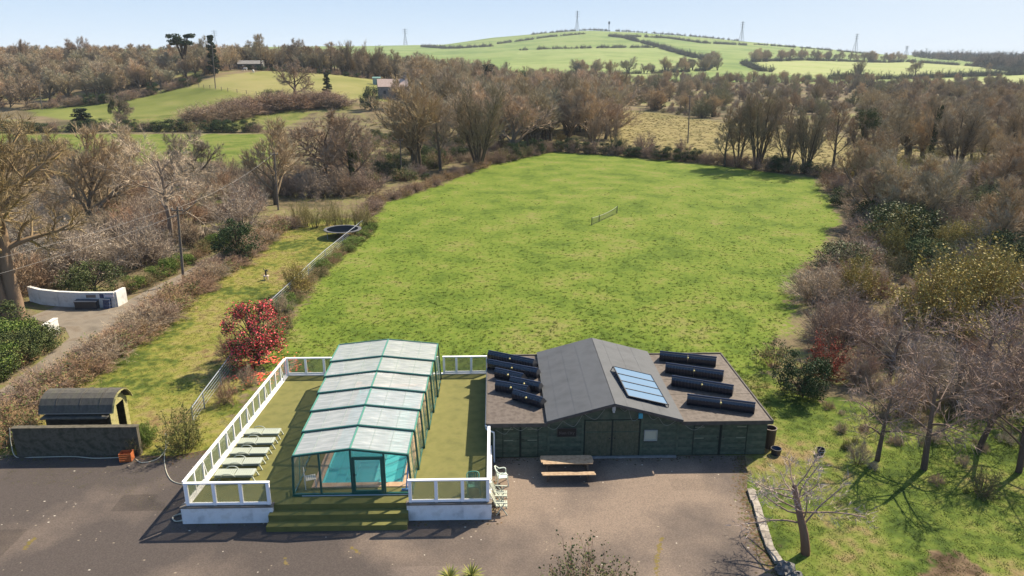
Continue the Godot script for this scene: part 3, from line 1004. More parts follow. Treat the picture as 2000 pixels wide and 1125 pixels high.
func make_barn() -> void:
	var paint := []
	for k in 3:
		var q := 0.85 + 0.15 * k
		paint.append(rough_mat("barn_board_%d" % k, 400 + k, [Color(.034 * q, .052 * q, .034 * q), Color(.055 * q, .084 * q, .055 * q), Color(.09 * q, .105 * q, .07 * q)], 1.3, 0.6, 0.25, 0.75))
	var dk := rough_mat("barn_wall", 410, [Color(.012, .02, .016), Color(.022, .034, .028)], 2.0)
	var felt := rough_mat("roof_felt", 420, [Color(.038, .044, .054), Color(.050, .058, .070), Color(.062, .070, .083), Color(.046, .053, .064)], 4.0, 0.75, 0.35, 0.8)
	var brown := rough_mat("wing_felt", 430, [Color(.042, .031, .025), Color(.068, .050, .040), Color(.105, .083, .069), Color(.052, .037, .030)], 2.4, 0.7, 0.5, 0.75, 0.0, 0.02)
	var edge := rough_mat("fascia", 440, [Color(.05, .045, .04), Color(.10, .09, .08)], 1.5)
	var t := thing("barn", "low dark green timber barn with grey gable roof and two flat wings", "barn", Vector3(0, 0.014, 0))
	# bodies
	part(t, "wall", Geo.new().span(Vector3(-0.36, 0, -40.5), Vector3(2.6, 1.88, -32.36)), dk)
	part(t, "wall", Geo.new().span(Vector3(9.04, 0, -40.5), Vector3(13.5, 1.88, -32.36)), dk)
	var mid := Geo.new()
	mid.span(Vector3(2.6, 0, -40.6), Vector3(9.04, 2.08, -32.36))
	mid.tri(Vector3(2.6, 2.08, -32.36), Vector3(5.78, 2.95, -32.36), Vector3(9.04, 2.08, -32.36))
	mid.tri(Vector3(9.04, 2.08, -40.6), Vector3(5.78, 2.95, -40.6), Vector3(2.6, 2.08, -40.6))
	part(t, "wall", mid, dk)
	boards(t, -0.36, 2.58, 0.04, 1.86, -32.345, paint, [[0.33, 2.1, 0, 1.72]])
	boards(t, 2.64, 9.0, 0.04, 2.9, -32.33, paint, [[4.36, 7.16, 0, 2.06], [7.36, 8.02, 0.86, 1.46]], Vector3(5.78, 2.98, 0.272))
	boards(t, 9.06, 13.5, 0.04, 1.86, -32.345, paint, [[9.82, 12.52, 0, 1.71]])
	for b in [[13.5, -40.5, -32.36]]:
		var y := 0.04
		while y < 1.8:
			part(t, "board", Geo.new().box(Vector3(13.512, y + 0.07, (b[1] + b[2]) * 0.5), Vector3(0.022, 0.14, b[2] - b[1]), Basis(Vector3.BACK, 0.09)), paint[int(y * 20) % 3])
			y += 0.145
	# corner posts and frame boards
	for x in [2.61, 9.03, 4.30, 7.22]:
		var h: float = 2.0 if x < 4 or x > 8 else 2.3
		part(t, "trim", Geo.new().span(Vector3(x - 0.05, 0.02, -32.30), Vector3(x + 0.05, h, -32.27)), paint[2])
	# doors: planks each
	var dn := 0
	for q in [[4.42, 5.72, 2.02, true], [5.80, 7.10, 2.02, true], [0.36, 1.16, 1.69, false], [1.26, 2.07, 1.69, false], [9.85, 11.12, 1.68, false], [11.24, 12.49, 1.68, false]]:
		var d := Node3D.new()
		d.name = "door"
		t.add_child(d, true)
		var w: float = q[1] - q[0]
		if q[3]:
			for k in 8:
				part(d, "plank", Geo.new().span(Vector3(q[0] + w * k / 8.0 + 0.003, 0.05, -32.345), Vector3(q[0] + w * (k + 1) / 8.0 - 0.003, q[2], -32.315 + 0.006 * ((k * 5) % 3))), rough_mat("door_plank_%d" % (k % 2), 450 + k % 2, [Color(.05, .06, .034), Color(.085, .092, .052), Color(.12, .11, .07)], 0.8, 0.6, 0.25, 0.8))
			for y in [1.36, 1.97]:
				part(d, "ledge", Geo.new().span(Vector3(q[0], y, -32.30), Vector3(q[1], y + 0.05, -32.275)), paint[2])
		else:
			var n := 12
			for k in n:
				part(d, "plank", Geo.new().span(Vector3(q[0], 0.05 + k * (q[2] - 0.05) / n + 0.003, -32.345), Vector3(q[1], 0.05 + (k + 1) * (q[2] - 0.05) / n - 0.003, -32.318 + 0.005 * ((k * 7 + dn) % 3))), paint[(k + dn) % 3])
			for y in [0.95, 1.56]:
				var hx: float = q[0] + 0.04 if dn % 2 == 0 else q[1] - 0.5
				part(d, "strap_hinge", Geo.new().span(Vector3(hx, y, -32.31), Vector3(hx + 0.46, y + 0.045, -32.295)), plain("strap", lin(.16, .18, .13), 0.7))
		for s in [q[0] - 0.03, q[1]]:
			part(d, "jamb", Geo.new().span(Vector3(s, 0.03, -32.32), Vector3(s + 0.03, q[2] + 0.02, -32.28)), dk)
		part(d, "bolt", Geo.new().span(Vector3((q[1] - 0.12 if dn % 2 == 0 else q[0] + 0.04), 1.0, -32.305), Vector3((q[1] - 0.04 if dn % 2 == 0 else q[0] + 0.12), 1.05, -32.27)), plain("black", lin(.01, .01, .01), 0.4))
		dn += 1
	part(t, "door_sill", Geo.new().span(Vector3(2.7, 0.0, -32.25), Vector3(9.0, 0.07, -32.12)), rough_mat("concrete_sill", 455, [Color(.14, .14, .14), Color(.26, .26, .26)], 1.2))
	# window
	var wn := Node3D.new()
	wn.name = "window"
	t.add_child(wn, true)
	var wf := plain("window_frame_paint", lin(.24, .27, .25), 0.6)
	part(wn, "frame", Geo.new().span(Vector3(7.36, 1.40, -32.33), Vector3(8.02, 1.46, -32.26)).span(Vector3(7.36, 0.86, -32.33), Vector3(8.02, 0.91, -32.26)).span(Vector3(7.36, 0.91, -32.33), Vector3(7.40, 1.40, -32.26)).span(Vector3(7.98, 0.91, -32.33), Vector3(8.02, 1.40, -32.26)), wf)
	part(wn, "pane", Geo.new().span(Vector3(7.40, 0.91, -32.31), Vector3(7.98, 1.40, -32.30)), plain("dusty_pane", lin(.30, .34, .28), 0.12))
	# roofs
	var rl := Geo.new()
	for s in [-1.0, 1.0]:
		var e := Vector3(5.78 + s * (3.40 if s > 0 else 3.28), 2.11, 0)
		var r := Vector3(5.78, 3.03, 0)
		var along := (e - r).normalized()
		var nn := Vector3(-along.y, along.x, 0) if s > 0 else Vector3(along.y, -along.x, 0)
		var o := nn * 0.05
		var zf := -31.98
		var zb := -40.78
		var g := Geo.new()
		var cs := [r + o * 0.99, e + o, e, r]
		g.quad(cs[0] + Vector3(0, 0, zf), cs[0] + Vector3(0, 0, zb), cs[1] + Vector3(0, 0, zb), cs[1] + Vector3(0, 0, zf))
		g.quad(cs[3] + Vector3(0, 0, zb), cs[3] + Vector3(0, 0, zf), cs[2] + Vector3(0, 0, zf), cs[2] + Vector3(0, 0, zb))
		g.quad(cs[0] + Vector3(0, 0, zf), cs[1] + Vector3(0, 0, zf), cs[2] + Vector3(0, 0, zf), cs[3] + Vector3(0, 0, zf))
		g.quad(cs[0] + Vector3(0, 0, zb), cs[3] + Vector3(0, 0, zb), cs[2] + Vector3(0, 0, zb), cs[1] + Vector3(0, 0, zb))
		g.quad(cs[1] + Vector3(0, 0, zf), cs[1] + Vector3(0, 0, zb), cs[2] + Vector3(0, 0, zb), cs[2] + Vector3(0, 0, zf))
		part(t, "roof_slope", g, felt)
		# lapped felt strips
		for k in range(1, 4):
			var q: Vector3 = r.lerp(e, k / 4.0) + nn * 0.053
			part(t, "felt_lap", Geo.new().bar(q + Vector3(0, 0, zf + 0.01), q + Vector3(0, 0, zb + 0.01), 0.5, 0.008, nn), felt)
		part(t, "bargeboard", Geo.new().bar(r + Vector3(0, -0.05, zf - 0.02), e + Vector3(0, -0.05, zf - 0.02), 0.03, 0.13), edge)
	for w in [[-0.48, 2.52], [9.16, 13.66]]:
		part(t, "flat_roof", Geo.new().span(Vector3(w[0], 1.92, -40.75), Vector3(w[1], 2.0, -32.08)), brown)
		part(t, "fascia", Geo.new().span(Vector3(w[0] - 0.015, 1.83, -32.079), Vector3(w[1] + 0.015, 2.03, -32.05)), edge)
		part(t, "roof_edge", Geo.new().span(Vector3(w[0], 2.0, -40.76), Vector3(w[1], 2.06, -40.66)), edge)
	part(t, "roof_edge", Geo.new().span(Vector3(13.60, 2.0, -40.65), Vector3(13.68, 2.045, -32.08)), edge)
	part(t, "roof_edge", Geo.new().span(Vector3(-0.5, 2.0, -40.65), Vector3(-0.43, 2.045, -32.08)), edge)
	for k in 4:
		part(t, "felt_lap", Geo.new().span(Vector3(9.2, 2.001, -39.2 + k * 1.9), Vector3(13.58, 2.009, -38.95 + k * 1.9)), brown)
	# fittings on the front
	part(t, "lamp", Geo.new().box(Vector3(5.78, 2.70, -32.24), Vector3(0.16, 0.24, 0.12)).box(Vector3(5.78, 2.55, -32.2), Vector3(0.10, 0.10, 0.10)), plain("lamp_white", lin(.35, .38, .40), 0.4))
	part(t, "junction_box", Geo.new().box(Vector3(7.12, 2.28, -32.24), Vector3(0.2, 0.26, 0.1)).box(Vector3(7.12, 2.42, -32.24), Vector3(0.12, 0.03, 0.12)), plain("cyan_box", lin(.02, .28, .42), 0.4))
	var wire := plain("pale_wire", lin(.17, .19, .17), 0.6)
	var sag := [[0.0, 1.6, 0.8, 1.78], [0.8, 1.78, 1.6, 1.8], [1.6, 1.8, 2.4, 1.85], [2.4, 1.85, 3.3, 2.05], [3.3, 2.05, 4.3, 2.45], [4.3, 2.45, 5.4, 2.75], [6.1, 2.7, 6.5, 2.65], [6.5, 2.65, 7.1, 2.2], [7.5, 2.35, 8.0, 2.2], [8.0, 2.2, 8.9, 2.0], [9.3, 1.8, 10.3, 1.76]]
	for q in sag:
		var a := Vector3(q[0], q[1], -32.24)
		var b := Vector3(q[2], q[3], -32.24)
		var low := minf(a.y, b.y) - (b.x - a.x) * 0.28
		part(t, "cable", Geo.new().hose([a, Vector3(lerpf(a.x, b.x, 0.3), low + 0.06, a.z), Vector3(lerpf(a.x, b.x, 0.6), low, a.z), b], 0.013, 5), wire)
	# nameplate
	var sg := thing("name_sign", "black rectangular name sign on the barn front beside the main doors", "sign", Vector3(3.5, 1.43, -32.22))
	part(sg, "plate", Geo.new().box(Vector3.ZERO, Vector3(0.92, 0.44, 0.02)), plain("sign_black", lin(.006, .006, .006), 0.5))
	part(sg, "rim", Geo.new().box(Vector3(0, 0.23, 0), Vector3(0.96, 0.02, 0.03)).box(Vector3(0, -0.23, 0), Vector3(0.96, 0.02, 0.03)).box(Vector3(-0.47, 0, 0), Vector3(0.02, 0.44, 0.03)).box(Vector3(0.47, 0, 0), Vector3(0.02, 0.44, 0.03)), plain("sign_rim", lin(.05, .05, .045), 0.6))
	lettering(sg, "Nan City", 0.19, Vector3(0, -0.02, 0.012), plain("sign_grey", lin(.09, .085, .085), 0.6))
	# white drainpipe
	var dp := thing("drainpipe", "pale blue-white drainpipe bending down the barn's terrace corner", "pipe", Vector3(-0.45, 0.014, -31.95))
	part(dp, "pipe", Geo.new().hose([Vector3(0, 1.9, -0.1), Vector3(0.02, 1.78, 0.0), Vector3(0.3, 1.66, 0.05), Vector3(0.36, 1.55, 0.05), Vector3(0.36, 0.8, 0.05), Vector3(0.36, 0.02, 0.06)], 0.042, 10), plain("pipe_white", lin(.48, .54, .60), 0.35))
	part(dp, "gutter", Geo.new().rod(Vector3(-0.03, 1.92, -8.7), Vector3(-0.03, 1.92, 0.0), 0.05, 8), plain("gutter_dark", lin(.22, .28, .36), 0.35))

func lettering(t: Node3D, text: String, size: float, at: Vector3, m: Material) -> void:
	var f := SystemFont.new()
	f.font_names = PackedStringArray(["Droid Serif"])
	var tm := TextMesh.new()
	tm.text = text
	tm.font = f
	tm.font_size = 64
	tm.pixel_size = size / 64.0
	tm.depth = 0.006
	var o := part(t, "lettering", tm, m)
	o.position = at

func make_roof_things() -> void:
	# glass water-heating panel standing on the sunny slope
	var p := thing("solar_panel", "blue glass solar panel of four panes on the barn's grey roof", "solar panel")
	var bl := Vector3(6.36, 3.20, -36.25)
	var br := Vector3(8.44, 2.66, -36.25)
	var fr := Vector3(8.66, 2.47, -33.05)
	var fl := Vector3(6.62, 2.98, -33.05)
	var up := (fl - bl).cross(br - bl).normalized()
	if up.y < 0:
		up = -up
	var frame := plain("panel_frame", lin(.03, .035, .045), 0.35, 0.3)
	var blue := plain("panel_glass", lin(.11, .19, .29), 0.08)
	blue.metallic_specular = 1.0
	for k in 4:
		var a0 := bl.lerp(fl, k / 4.0 + 0.012)
		var a1 := bl.lerp(fl, (k + 1) / 4.0 - 0.012)
		var b0 := br.lerp(fr, k / 4.0 + 0.012)
		var b1 := br.lerp(fr, (k + 1) / 4.0 - 0.012)
		var g := Geo.new()
		g.quad(a0, b0, b1, a1)
		g.quad(a0 - up * 0.03, a1 - up * 0.03, b1 - up * 0.03, b0 - up * 0.03)
		part(p, "pane", g, blue)
	for k in 5:
		var a := bl.lerp(fl, k / 4.0)
		var b := br.lerp(fr, k / 4.0)
		part(p, "crossbar", Geo.new().bar(a, b, 0.05, 0.05, up), frame)
	part(p, "side_bar", Geo.new().bar(bl, fl, 0.05, 0.07, up), frame)
	part(p, "side_bar", Geo.new().bar(br, fr, 0.05, 0.07, up), frame)
	for k in 5:
		var a := bl.lerp(fl, k / 4.0)
		var base := Vector3(a.x - 0.12, 3.07 - (a.x - 0.12 - 5.78) * 0.2706, a.z)
		part(p, "strut", Geo.new().bar(base, a, 0.035, 0.035, Vector3.BACK), frame)
		var b := br.lerp(fr, k / 4.0)
		part(p, "strut", Geo.new().bar(Vector3(b.x, 3.07 - (b.x - 5.78) * 0.2706, b.z), b, 0.035, 0.035, Vector3.BACK), frame)
	# black pool-heating panels propped up on the flat wings
	var black := plain("black_plastic", lin(.014, .017, .026), 0.32)
	black.metallic_specular = 0.6
	var fit := plain("yellow_fitting", lin(.5, .42, .16), 0.5)
	var rows := [
		[9.7, -39.75, 3.25, -0.31, "rearmost long black heating panel on the barn's flat roof by the shrubs"],
		[9.65, -38.0, 3.2, -0.38, "second long black heating panel from the back on shrub-side flat roof"],
		[9.6, -36.25, 3.25, -0.42, "third long black heating panel from the back on shrub-side flat roof"],
		[9.85, -33.95, 3.35, -0.33, "front long black heating panel on the flat roof above the wing doors"],
		[-0.40, -40.1, 3.0, -0.5, "rearmost black heating panel on the flat roof beside the terrace"],
		[-0.40, -38.75, 3.1, -0.46, "second black heating panel from the back on terrace-side flat roof"],
		[0.0, -37.55, 1.75, -0.52, "short black heating panel leaning by the terrace edge, upper of two"],
		[0.8, -36.35, 1.8, -0.48, "short black heating panel behind the lowest one, nearer the grey roof"],
		[0.02, -35.85, 1.85, -0.42, "short black heating panel leaning by the terrace edge, lower of two"],
		[0.92, -34.75, 1.8, -0.62, "short black heating panel nearest the front edge of terrace-side roof"],
	]
	for q in rows:
		var t := thing("heating_panel", q[4], "heating panel", Vector3(q[0], 2.01, q[1]), q[3], "black heating panels propped on the barn roof")
		var l: float = q[2]
		var n := 1 if l < 2.5 else 2
		for k in n:
			var a := l / n * k
			var b := l / n * (k + 1) - 0.03
			var g := Geo.new()
			var prof := [Vector2(0.0, 0.03), Vector2(0.2, 0.12), Vector2(0.40, 0.13), Vector2(0.52, 0.06), Vector2(0.57, -0.06), Vector2(0.50, -0.20), Vector2(0.26, -0.44), Vector2(0.0, -0.66)]
			for j in prof.size() - 1:
				var p0: Vector2 = prof[j]
				var p1: Vector2 = prof[j + 1]
				g.quad(Vector3(a, p0.x, p0.y), Vector3(a, p1.x, p1.y), Vector3(b, p1.x, p1.y), Vector3(b, p0.x, p0.y))
			for j in range(1, prof.size() - 1):
				for xx in [a, b]:
					var c0 := Vector3(xx, prof[0].x, prof[0].y)
					var c1 := Vector3(xx, prof[j].x, prof[j].y)
					var c2 := Vector3(xx, prof[j + 1].x, prof[j + 1].y)
					if xx == a:
						g.tri(c0, c2, c1)
					else:
						g.tri(c0, c1, c2)
			part(t, "shell", g, black)
			var nr := int((b - a) / 0.17)
			var ribs := Geo.new()
			for r in nr + 1:
				var x := lerpf(a + 0.03, b - 0.03, float(r) / nr)
				for j in 3:
					ribs.bar(Vector3(x, prof[j].x, prof[j].y + 0.012), Vector3(x, prof[j + 1].x, prof[j + 1].y + 0.012), 0.05, 0.035, Vector3.BACK)
			part(t, "ribs", ribs, black)
			part(t, "rim", Geo.new().rod(Vector3(a - 0.02, 0.575, -0.05), Vector3(b + 0.02, 0.575, -0.05), 0.04, 8), plain("panel_rim", lin(.035, .045, .075), 0.25))
		part(t, "pipe_fitting", Geo.new().rod(Vector3(l * 0.5, h_mid(), 0.12), Vector3(l * 0.5, h_mid(), 0.20), 0.05, 8), fit)

func h_mid() -> float:
	return 0.42

# ---------------------------------------------------------------- smaller things in the yard and garden
func make_yard_things() -> void:
	var render := rough_mat("old_render", 500, [Color(.030, .030, .016), Color(.065, .058, .036), Color(.11, .095, .068), Color(.05, .048, .026)], 2.2, 0.65, 0.6, 0.9, 0.0, 0.02)
	var w := thing("garden_wall", "low mossy grey rendered wall in front of the old shed", "wall", Vector3(-20.9, 0.0, -33.15))
	part(w, "wall_face", Geo.new().span(Vector3(-3.05, 0, -0.12), Vector3(3.05, 1.55, 0.12)), render)
	part(w, "coping", Geo.new().span(Vector3(-3.08, 1.55, -0.15), Vector3(3.08, 1.60, 0.15)), render)
	# shed
	var felt := rough_mat("shed_felt", 510, [Color(.035, .034, .03), Color(.062, .058, .05), Color(.10, .092, .075), Color(.05, .055, .028)], 1.2, 0.6, 0.35, 0.9)
	var lap := rough_mat("shed_lap", 520, [Color(.20, .19, .07), Color(.32, .30, .12), Color(.38, .34, .17)], 0.8, 0.65, 0.3)
	var dkb := rough_mat("shed_dark", 530, [Color(.02, .022, .016), Color(.05, .05, .038)], 1.0)
	var s := thing("garden_shed", "small old shed with black felt roof behind the rendered wall", "shed", Vector3(-21.4, 0.0, -35.2))
	part(s, "wall", Geo.new().span(Vector3(-1.65, 0, 0.82), Vector3(1.6, 1.55, 0.9)), dkb)
	part(s, "wall", Geo.new().span(Vector3(-1.65, 0, -0.9), Vector3(1.6, 1.85, -0.82)), dkb)
	part(s, "wall", Geo.new().span(Vector3(-1.65, 0, -0.81), Vector3(-1.57, 2.0, 0.81)), dkb)
	# gable end in lapped boards round the open doorway
	var y := 0.02
	while y < 2.5:
		var half := minf(0.9, (2.72 - y) * 0.95)
		if y < 1.72:
			part(s, "lap_board", Geo.new().box(Vector3(1.64, y + 0.07, (0.9 + 0.22) * 0.5), Vector3(0.03, 0.145, 0.68), Basis(Vector3.BACK, 0.12)), lap)
			part(s, "lap_board", Geo.new().box(Vector3(1.64, y + 0.07, -0.72), Vector3(0.03, 0.145, 0.36), Basis(Vector3.BACK, 0.12)), lap)
		else:
			part(s, "lap_board", Geo.new().box(Vector3(1.64, y + 0.07, 0), Vector3(0.03, 0.145, maxf(0.1, half * 2 - 0.2)), Basis(Vector3.BACK, 0.12)), lap)
		y += 0.14
	for sd in [1.0, -1.0]:
		var pf := [Vector2(0.0, 2.60), Vector2(0.30, 2.57), Vector2(0.62, 2.42), Vector2(0.86, 2.16), Vector2(1.04, 1.82)]
		var rs := Geo.new()
		for j in 4:
			var p0: Vector2 = pf[j]
			var p1: Vector2 = pf[j + 1]
			rs.bar(Vector3(-1.85, (p0.y + p1.y) * 0.5, sd * (p0.x + p1.x) * 0.5), Vector3(1.85, (p0.y + p1.y) * 0.5, sd * (p0.x + p1.x) * 0.5), p0.distance_to(p1) + 0.02, 0.045, Vector3(0, p1.x - p0.x, sd * (p0.y - p1.y)).normalized())
			part(s, "bargeboard", Geo.new().bar(Vector3(1.87, p0.y - 0.05, sd * p0.x), Vector3(1.87, p1.y - 0.05, sd * p1.x), 0.03, 0.12, Vector3.RIGHT), lap)
		part(s, "roof_slope", rs, felt)
		for xx in [-1.0, 0.2, 1.2]:
			var ba := Geo.new()
			for j in 4:
				ba.bar(Vector3(xx, pf[j].y + 0.03, sd * pf[j].x), Vector3(xx, pf[j + 1].y + 0.03, sd * pf[j + 1].x), 0.04, 0.02, Vector3.RIGHT)
			part(s, "felt_batten", ba, felt)
	part(s, "front_shelf", Geo.new().span(Vector3(-1.7, 1.56, 0.8), Vector3(1.62, 1.62, 1.25)), felt)
	part(s, "eaves_batten", Geo.new().span(Vector3(-1.85, 1.76, 0.99), Vector3(1.85, 1.81, 1.05)), plain("grey_batten", lin(.22, .21, .19), 0.8))
	var hs := thing("name_sign", "dark nameplate with faint letters on the old shed's front", "sign", Vector3(-20.35, 1.18, -34.27))
	part(hs, "plate", Geo.new().box(Vector3.ZERO, Vector3(0.92, 0.36, 0.02)), plain("sign_black", lin(.006, .006, .006), 0.5))
	lettering(hs, "Nan City", 0.17, Vector3(0, 0.02, 0.012), plain("sign_faint", lin(.03, .03, .028), 0.6))
	# orange crate
	var orange := rough_mat("orange_crate", 540, [Color(.32, .075, .015), Color(.46, .13, .03)], 0.6)
	var c := thing("crate", "orange slatted crate on the tarmac at foot of grey wall", "crate", Vector3(-18.3, 0.014, -32.55), 0.12)
	for k in 4:
		part(c, "slat", Geo.new().box(Vector3(0, 0.06 + k * 0.115, 0.21), Vector3(0.56, 0.09, 0.02)), orange)
		part(c, "slat", Geo.new().box(Vector3(0, 0.06 + k * 0.115, -0.21), Vector3(0.56, 0.09, 0.02)), orange)
		part(c, "slat", Geo.new().box(Vector3(0.28, 0.06 + k * 0.115, 0), Vector3(0.02, 0.09, 0.40)), orange)
		part(c, "slat", Geo.new().box(Vector3(-0.28, 0.06 + k * 0.115, 0), Vector3(0.02, 0.09, 0.40)), orange)
	part(c, "base", Geo.new().box(Vector3(0, 0.02, 0), Vector3(0.54, 0.02, 0.40)), orange)
	# hoses
	var hose := plain("hose", lin(.40, .38, .30), 0.5)
	var h1 := thing("garden_hose", "pale hose lying along the foot of the grey wall", "hose", Vector3(-24.2, 0.03, -33.3))
	part(h1, "tube", Geo.new().hose([Vector3(0.05, 1.5, 0.1), Vector3(0.02, 0.6, 0.2), Vector3(0.25, 0.0, 0.35), Vector3(1.2, 0.0, 0.38), Vector3(3.0, 0.0, 0.36), Vector3(4.2, 0.0, 0.55), Vector3(5.5, 0.0, 0.5)], 0.022), hose)
	var h2 := thing("garden_hose", "pale hose curving from the crate past the shrub to the terrace", "hose", Vector3(-18.0, 0.035, -32.6))
	part(h2, "tube", Geo.new().hose([Vector3(0.1, 0.0, 0.0), Vector3(0.6, 0.0, 0.35), Vector3(1.2, 0.0, -0.1), Vector3(1.3, 0.3, -1.0), Vector3(0.9, 0.5, -1.7), Vector3(1.1, 0.2, -1.2), Vector3(1.55, 0.0, 0.1), Vector3(2.3, 0.0, 1.5), Vector3(3.0, 0.0, 2.2), Vector3(4.2, 0.0, 2.5)], 0.022), hose)
	var h3 := thing("coiled_hose", "coil of pale hose against the terrace's white front corner", "hose", Vector3(-13.72, 0.03, -27.6))
	var cp := []
	for k in 30:
		var a := k * 0.62
		cp.append(Vector3(cos(a) * (0.26 + 0.03 * sin(k * 1.3)), 0.012 * (k / 5), sin(a) * (0.26 + 0.03 * cos(k * 1.1))))
	part(h3, "tube", Geo.new().hose(cp, 0.02), hose)
	# gate
	var galv := plain("galvanised", lin(.22, .27, .33), 0.45, 0.3)
	var g := thing("metal_gate", "grey tubular metal gate at the edge of the yard", "gate", Vector3(-20.75, 0.014, -26.4), 0.35)
	part(g, "post", Geo.new().rod(Vector3(0, 0, 0), Vector3(0, 1.35, 0), 0.045, 10), galv)
	for k in 5:
		part(g, "rail", Geo.new().rod(Vector3(-3.2, 0.16 + k * 0.26, 0), Vector3(-0.04, 0.16 + k * 0.26, 0), 0.022, 8), galv)
	part(g, "stile", Geo.new().rod(Vector3(-3.2, 0.1, 0), Vector3(-3.2, 1.28, 0), 0.03, 8), galv)
	part(g, "brace", Geo.new().rod(Vector3(-3.15, 0.2, 0.02), Vector3(-0.1, 1.2, 0.02), 0.02, 8), galv)
	part(g, "latch", Geo.new().box(Vector3(0.08, 0.95, 0), Vector3(0.22, 0.04, 0.04)), galv)
	# kerb of stones
	var stone := []
	for k in 3:
		var q := 0.85 + 0.15 * k
		stone.append(rough_mat("kerb_stone_%d" % k, 560 + k, [Color(.17 * q, .145 * q, .12 * q), Color(.28 * q, .25 * q, .21 * q), Color(.34 * q, .31 * q, .27 * q)], 0.9, 0.7, 0.4))
	var kb := Node3D.new()
	kb.name = "kerb"
	add_child(kb)
	kb.set_meta("kind", "structure")
	rng.seed = 61
	var path := [Vector3(11.55, 0, -29.1), Vector3(11.38, 0, -27.7), Vector3(11.15, 0, -26.4), Vector3(10.95, 0, -25.0), Vector3(10.97, 0, -24.0)]
	for k in path.size() - 1:
		var a: Vector3 = path[k]
		var b: Vector3 = path[k + 1]
		var n := 3
		for j in n:
			var p := a.lerp(b, (j + 0.5) / n) + Vector3(0.16 + rng.randf_range(-0.02, 0.02), 0.07, 0)
			var l := a.distance_to(b) / n - 0.025
			part(kb, "kerb_stone", Geo.new().box(p, Vector3(rng.randf_range(0.28, 0.36), 0.14 + rng.randf_range(-0.02, 0.02), l), Basis(UP, atan2(b.x - a.x, b.z - a.z) + rng.randf_range(-0.04, 0.04))), stone[(j + k) % 3])
	var rocks := [[11.2, -23.5, 0.36], [11.25, -22.95, 0.32], [11.5, -23.15, 0.22]]
	var rl := ["rough grey boulder where the kerb stones end", "dark grey boulder nearest the bottom edge beyond the kerb", "small boulder beside the two larger ones at kerb end"]
	for k in 3:
		var r := thing("boulder", rl[k], "boulder", Vector3(rocks[k][0], 0, rocks[k][1]), 0, "boulders at the end of the kerb")
		part(r, "rock", rock_mesh(70 + k, rocks[k][2]), rough_mat("rock", 580, [Color(.05, .05, .055), Color(.14, .135, .13), Color(.22, .21, .2)], 0.7))
	# water butts
	var brown := plain("butt_brown", lin(.045, .030, .024), 0.5)
	var b1 := thing("water_butt", "tall open dark brown water butt at the barn's outer corner", "water butt", Vector3(14.0, 0.0, -33.05))
	part(b1, "barrel", lathe([0.24, 0.0, 0.27, 0.5, 0.29, 1.1, 0.27, 1.1, 0.24, 0.4, 0.0, 0.38], 18), brown)
	part(b1, "rim", lathe([0.30, 1.07, 0.31, 1.12, 0.27, 1.12], 18), plain("butt_rim", lin(.12, .09, .075), 0.5))
	var b2 := thing("water_tub", "low black tub brimming with blue-reflecting water by the barn corner", "tub", Vector3(14.1, 0.0, -32.35))
	part(b2, "tub", lathe([0.22, 0.0, 0.27, 0.34, 0.24, 0.34, 0.22, 0.26], 18), plain("tub_black", lin(.02, .022, .028), 0.4))
	part(b2, "water", lathe([0.24, 0.30, 0.0, 0.30], 18), plain("tub_water", lin(.03, .06, .11), 0.03))
	var b3 := thing("bucket", "small black bucket alone on the lawn beyond the barn", "bucket", Vector3(16.35, 0.0, -32.3))
	part(b3, "pail", lathe([0.15, 0.0, 0.20, 0.32, 0.18, 0.32, 0.14, 0.05, 0.0, 0.05], 16), plain("tub_black", lin(.02, .022, .028), 0.4))
	part(b3, "handle", Geo.new().hose([Vector3(-0.19, 0.30, 0), Vector3(-0.12, 0.2, 0.17), Vector3(0.12, 0.2, 0.17), Vector3(0.19, 0.30, 0)], 0.012), galv)

func lathe(p: Array, sides: int) -> Geo:
	var g := Geo.new()
	for k in range(0, p.size() - 2, 2):
		for s in sides:
			var a := TAU * s / sides
			var b := TAU * (s + 1) / sides
			var r0: float = p[k]
			var y0: float = p[k + 1]
			var r1: float = p[k + 2]
			var y1: float = p[k + 3]
			g.quad(Vector3(cos(a) * r0, y0, sin(a) * r0), Vector3(cos(a) * r1, y1, sin(a) * r1), Vector3(cos(b) * r1, y1, sin(b) * r1), Vector3(cos(b) * r0, y0, sin(b) * r0))
	return g

func rock_mesh(sd: int, r: float) -> Geo:
	var g := Geo.new()
	var nz := FastNoiseLite.new()
	nz.seed = sd
	nz.frequency = 1.3
	var at := func(i: int, j: int) -> Vector3:
		var th := PI * i / 8.0
		var ph := TAU * j / 14.0
		var d := Vector3(sin(th) * cos(ph), cos(th) * 0.75, sin(th) * sin(ph))
		return d * r * (1.0 + 0.5 * nz.get_noise_3dv(d * 1.5)) + Vector3(0, r * 0.45, 0)
	for i in 8:
		for j in 14:
			g.quad(at.call(i, j), at.call(i, j + 1), at.call(i + 1, j + 1), at.call(i + 1, j))
	return g

